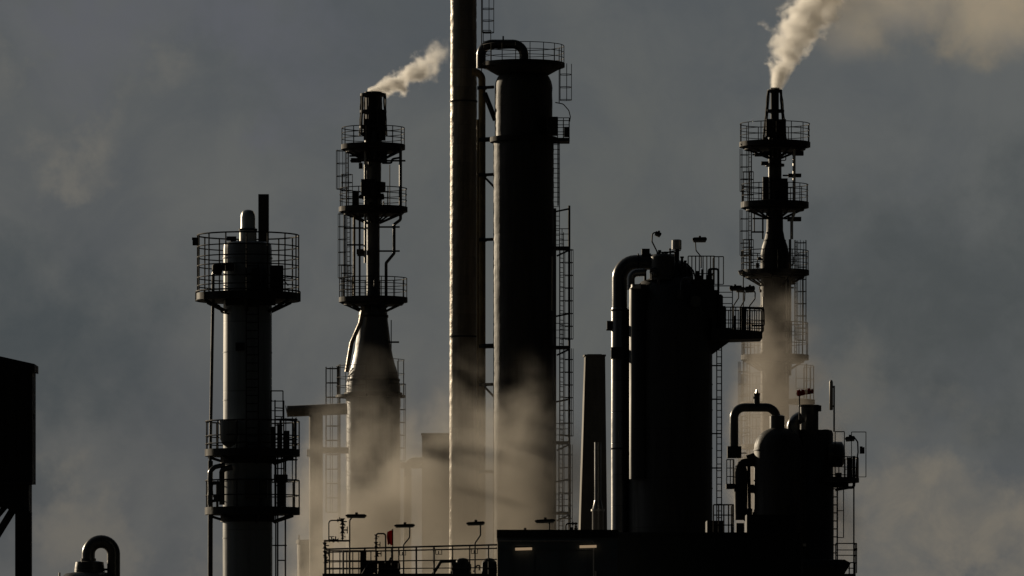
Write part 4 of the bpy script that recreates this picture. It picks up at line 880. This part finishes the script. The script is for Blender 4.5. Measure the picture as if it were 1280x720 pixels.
for px in (650, 680, 710): MB().tube((fn.x(px), 215.86, fn.z(676)), (fn.x(px + 2), 215.86, fn.z(676)), 0.045, n=6).build('conduit_clip', 'galv', root)
MB().tube((fn.x(744.5), 215.9, 0), (fn.x(744.5), 215.9, fn.z(714)), 0.05, n=8).build('downpipe', 'galv', root)
for x0, x1, y0, lb in ((644, 665, 684.6, 'lit lamp strip on the building wall nearer the railed roof'), (724.5, 745.5, 681.6, 'lit lamp strip on the building wall under the square chimney')):
    r_ = thing('strip_lamp', lb, 'lamp', (fn.x((x0 + x1) / 2), 215.85, fn.z(y0 + 1.5)), 'strip lamps on the low building')
    MB().box(fn.x(x0 - .8), fn.x(x1 + .8), 215.80, 215.9, fn.z(y0 - 0.2), fn.z(y0 - 1.5)).build('housing', 'black', r_, smooth=False)
    MB().prism([(fn.x(x0), fn.z(y0 + 3.6)), (fn.x(x1), fn.z(y0 + 3.0)), (fn.x(x1), fn.z(y0 - .2)), (fn.x(x0), fn.z(y0 + .3))], 215.79, 215.9).build('diffuser', 'tube', r_, smooth=False)
fm = F(226)
root = thing('pump_house', 'long black flat roofed shed under the massive vessel', 'building', (fm.x(890), 229, 0))
MB().box(fm.x(745), fm.x(1000), 226, 232, 0, fm.z(668)).build('wall', 'black', root, smooth=False)
MB().box(fm.x(744), fm.x(1001), 225.8, 232.2, fm.z(668), fm.z(665.5)).build('roof', 'black', root, smooth=False)
MB().srail([fm.p(893, 668, 1), fm.p(906, 668, 1), fm.p(918, 668, 1), fm.p(918, 668, 3)], fm.m(38), (0.33, 0.66, 1.0), fm.m(7), 0.03).build('railing', 'iron', root)
MB().box(fm.x(886), fm.x(907), 228, 230, fm.z(668), fm.z(649)).build('roof_box', 'black', root, smooth=False)
MB().box(fm.x(938), fm.x(1000), 229.5, 231, fm.z(668), fm.z(640)).build('roof_box', 'black', root, smooth=False)

# ------------------------------------------------------------------ railed roof deck with valves and machines
fp = F(218)
root = thing('pipe_deck', 'long railed steel deck with pipe loops beside the low building', 'deck', (fp.x(515), 219, 0))
A0 = fp.p(406, 718.5, 1.0); 
MB().box(fp.x(405), fp.x(621), 216.2, 221, fp.z(724), fp.z(718)).build('floor_plate', 'black', root, smooth=False)
for px in (412, 515, 612): MB().box(fp.x(px - 4), fp.x(px + 4), 218.6, 219.0, 0, fp.z(724)).build('leg', 'black', root, smooth=False)
# front railing rises toward the building because the near deck edge runs toward the viewer
fa, fb_ = F(221), F(214.5)
pa, pbb = fa.p(406, 718.5), fb_.p(621, 717.5)
mb = MB()
hA, hB = fa.m(718.5 - 686.5), fb_.m(717.5 - 681)
def along(t, fr_): 
    q = pa.lerp(pbb, t); return q + Vector((0, 0, (hA + (hB - hA) * t) * fr_))
for fr_, r_ in ((1.0, 0.036), (0.88, 0.028), (0.5, 0.024), (0.22, 0.022)): mb.path([along(0, fr_), along(1, fr_)], r_, n=6)
for px in (406, 412, 457, 491, 500, 522, 544, 567, 588, 611):
    t = (px - 406) / 215; mb.tube(along(t, 0), along(t, 1.0), 0.034 if px in (457, 522, 544) else 0.024, n=6)
mb.build('railing', 'iron', root)
MB().srail([fa.p(406, 718.5, 1.6), fa.p(432, 718.5, 1.6), fa.p(470, 718.5, 1.6)], hA * 0.98, (0.3, 0.6, 1.0), 0.24, 0.022).build('railing', 'iron', root)
for px in (501, 546, 590):
    t = (px - 406) / 215; q = along(t, 0.88); mb = MB()
    mb.path([q, q - Vector((0, 0, 0.17)), q + Vector((0.23, 0, -0.17)), q + Vector((0.23, 0, 0))], 0.018, n=5); mb.tube(q + Vector((0.11, 0, -0.17)), q + Vector((0.11, 0, -0.05)), 0.02, n=5)
    mb.build('hanger', 'iron', root)
fq = F(219)
MB().path([fq.p(411, 676), fq.p(411, 650.5), fq.p(427, 650.5)], 0.024, n=8, bend=0.12).build('pipe_loop', 'iron', root)
MB().path([fq.p(405, 676), fq.p(438, 676)], 0.034, n=8).build('pipe_loop', 'iron', root)
MB().path([fq.p(428, 650.5), fq.p(428, 676)], 0.026, n=8).build('pipe_loop', 'iron', root)
MB().path([fq.p(406, 676), fq.p(406, 722)], 0.034, n=8).build('pipe_loop', 'iron', root)
MB().path([fq.p(470, 722), fq.p(470, 667), fq.p(482, 667), fq.p(482, 722)], 0.03, n=8, bend=0.1).build('pipe_loop', 'iron', root)
def valve(px, py, s, vert=True, wheel=True):
    v_ = MB(); p = fq.p(px, py); s = s * 1.25
    for o in (-1, 1):
        d_ = Vector((0, 0, o * s)) if vert else Vector((o * s, 0, 0))
        v_.tube(p + d_ * 0.9, p + d_ * 1.15, s * 0.9, n=10); v_.tube(p, p + d_ * 0.95, s * 0.3, s * 0.75, n=10)
    d_ = Vector((1, 0, 0)) if vert else Vector((0, 0, 1))
    v_.tube(p, p + d_ * s * 1.6, s * 0.25, n=6)
    ob = v_.build('valve', 'iron', root)
    if wheel:
        c_ = p + d_ * s * 1.6; e1 = Vector((0, 0, 1)) if vert else Vector((1, 0, 0)); e2 = Vector((0, 1, 0))
        MB().path([c_ + (e1 * math.cos(R(q)) + e2 * math.sin(R(q))) * s * 1.1 for q in range(0, 360, 30)], s * 0.16, n=5, closed=True).build('handwheel', 'iron', ob)
for a_ in ((428, 656.5, 0.06, True, False), (428, 652, 0.085, True, False), (428, 662.5, 0.09, True, True), (428, 671, 0.06, True, False), (414.5, 675.5, 0.07, False, True), (419.5, 675.5, 0.075, False, False),
           (406, 682, 0.08, True, False), (406, 692, 0.07, True, True), (407, 700, 0.08, True, False), (470, 671, 0.06, True, False), (470, 681, 0.075, True, True), (471, 692, 0.08, True, True), (424.5, 650.5, 0.06, False, False)): valve(*a_)
for px in (429, 437): MB().tube(fq.p(px, 722), fq.p(px, 688), 0.035, n=6).build('post', 'iron', root)
mb = MB(); mb.box(fq.x(450), fq.x(457.5), 219.3, 219.6, fq.z(718), fq.z(688)); mb.build('cable_tray', 'iron', root, smooth=False)
MB().path([fq.p(452, 720), fq.p(462, 704), fq.p(474, 703)], 0.055, n=8, bend=0.1).build('brace', 'iron', root)
MB().path([fq.p(541, 718), fq.p(551, 702), fq.p(570, 701)], 0.06, n=8, bend=0.1).build('brace', 'iron', root)
MB().path([fq.p(592, 715), fq.p(596, 707), fq.p(600, 706.5), fq.p(599, 713)], 0.03, n=6, bend=0.08).build('hose', 'iron', root)

def pump(px0, px1, py0, label, motor):
    r_ = thing('pump_motor', label, 'pump', (fq.x((px0 + px1) / 2), 219.6, fq.z(718)), 'pump motors on the railed deck')
    cx = (px0 + px1) / 2; hw = (px1 - px0) / 2
    MB().box(fq.x(px0), fq.x(px1), 219.3, 219.9, fq.z(719), fq.z(714)).build('base', 'black', r_, smooth=False)
    MB().path([fq.p(px0 + 1, py0 + 9, 0.6), fq.p(px1 - 3, py0 + 9, 0.6)], fq.m(7.5), n=18).build('motor', 'black', r_)
    MB().path([fq.p(px1 - 3, py0 + 9, 0.6), fq.p(px1, py0 + 9, 0.6)], fq.m(6), n=18, r2=fq.m(4)).build('fan_cover', 'black', r_)
    if motor == 0: MB().box(fq.x(cx - hw * .95), fq.x(cx + hw * .95), 219.2, 219.75, fq.z(716), fq.z(py0 + 3)).build('terminal_box', 'black', r_, smooth=False)
    if motor == 1: MB().lathe(fq.x(cx + 2), 219.6, [(fq.m(9), fq.z(716)), (fq.m(9), fq.z(py0 + 3)), (fq.m(6), fq.z(py0 - 2)), (fq.m(2), fq.z(py0 - 3))], 18).build('housing', 'black', r_)
    if motor == 2: MB().lathe(fq.x(cx), 219.6, [(fq.m(10), fq.z(716)), (fq.m(9), fq.z(py0 + 2)), (fq.m(5), fq.z(py0 - 2)), (fq.m(1), fq.z(py0 - 3))], 18).build('housing', 'black', r_)
    MB().tube(fq.p(cx, py0 + 3, 0.5), fq.p(cx + 3, py0 - 2, 0.5), 0.06, n=8).build('lifting_lug', 'black', r_)
pump(472, 500, 699, 'boxy black pump motor beside the red flag on the deck', 0)
pump(563, 589, 700, 'black pump motor with a rounded housing mid way along the deck', 1)
pump(602, 621, 700, 'black pump motor close against the low building wall', 2)
pump(455, 466, 703, 'smallest black pump motor beside the slanting brace', 2)

# flag
root = thing('flag', 'dark red flag hanging from a thin pole on the deck rail', 'flag', fq.p(490.7, 700, 0.2))
MB().tube(fq.p(490.7, 718, 0.2), fq.p(490.7, 661, 0.2), 0.022, n=8).build('pole', 'iron', root)
mb = MB(); nx, nz = 8, 8; vs_ = []
for side in (0, 0.012):
    for i in range(nx + 1):
        for j in range(nz + 1):
            u, v_ = i / nx, j / nz
            px = 490.4 - u * 6.6 + 0.5 * math.sin(v_ * 5 + u * 3); top, bot = 661.5 + u * 3.2, 681.0 - u * 1.0 + 0.8 * math.sin(u * 9)
            q = fq.p(px, top + (bot - top) * v_, 0.2 + 0.05 * math.sin(u * 7 + v_ * 2) + side); vs_.append(q)
n1 = nz + 1; b0 = (nx + 1) * n1
fs_ = [(i * n1 + j, i * n1 + j + 1, (i + 1) * n1 + j + 1, (i + 1) * n1 + j) for i in range(nx) for j in range(nz)]
fs_ += [tuple(b0 + q for q in f_[::-1]) for f_ in fs_]
mb.add(vs_, fs_); mb.build('cloth', 'red', root)

lamp(219, [(437, 718), (437, 650.5), (440, 646.5), (444, 645.5)], (432, 458, 642.5, 647.5), 'lamp standing over the pipe loop at the deck end', 0.1, R(-1))
lamp(219, [(504.5, 718), (504.5, 681), (511.8, 672), (512.2, 659)], (493, 518.5, 655, 659.5), 'crooked pole lamp beside the red flag', 0.0, R(1))
lamp(218, [(593.8, 718), (593.8, 679), (600.6, 669), (600.6, 656)], (583, 606, 652, 656.8), 'crooked pole lamp between flag and low building', 0.0, R(2))
lamp(219, [(686.7, 664), (686.7, 653)], (668.5, 694, 649, 653.8), 'lamp on a short straight pole over the low building roof', 0.0, R(2))
root = thing('vent_pipe', 'small bent pipe with a valve on the low building roof', 'pipe', fq.p(707, 663))
MB().path([fq.p(707.2, 664), fq.p(707.2, 654.5), fq.p(720, 654.5)], 0.03, n=8, bend=0.1).build('pipe', 'iron', root)
v_ = MB()
for py, s in ((654.5, 0.07), (658.5, 0.055), (661, 0.075)): v_.tube(fq.p(719.7, py - 1), fq.p(719.7, py + 1), s, n=10)
v_.tube(fq.p(719.7, 664), fq.p(719.7, 653), 0.03, n=8); v_.tube(fq.p(715, 654.5), fq.p(717, 654.5), 0.07, n=10)
v_.build('valve', 'iron', root)
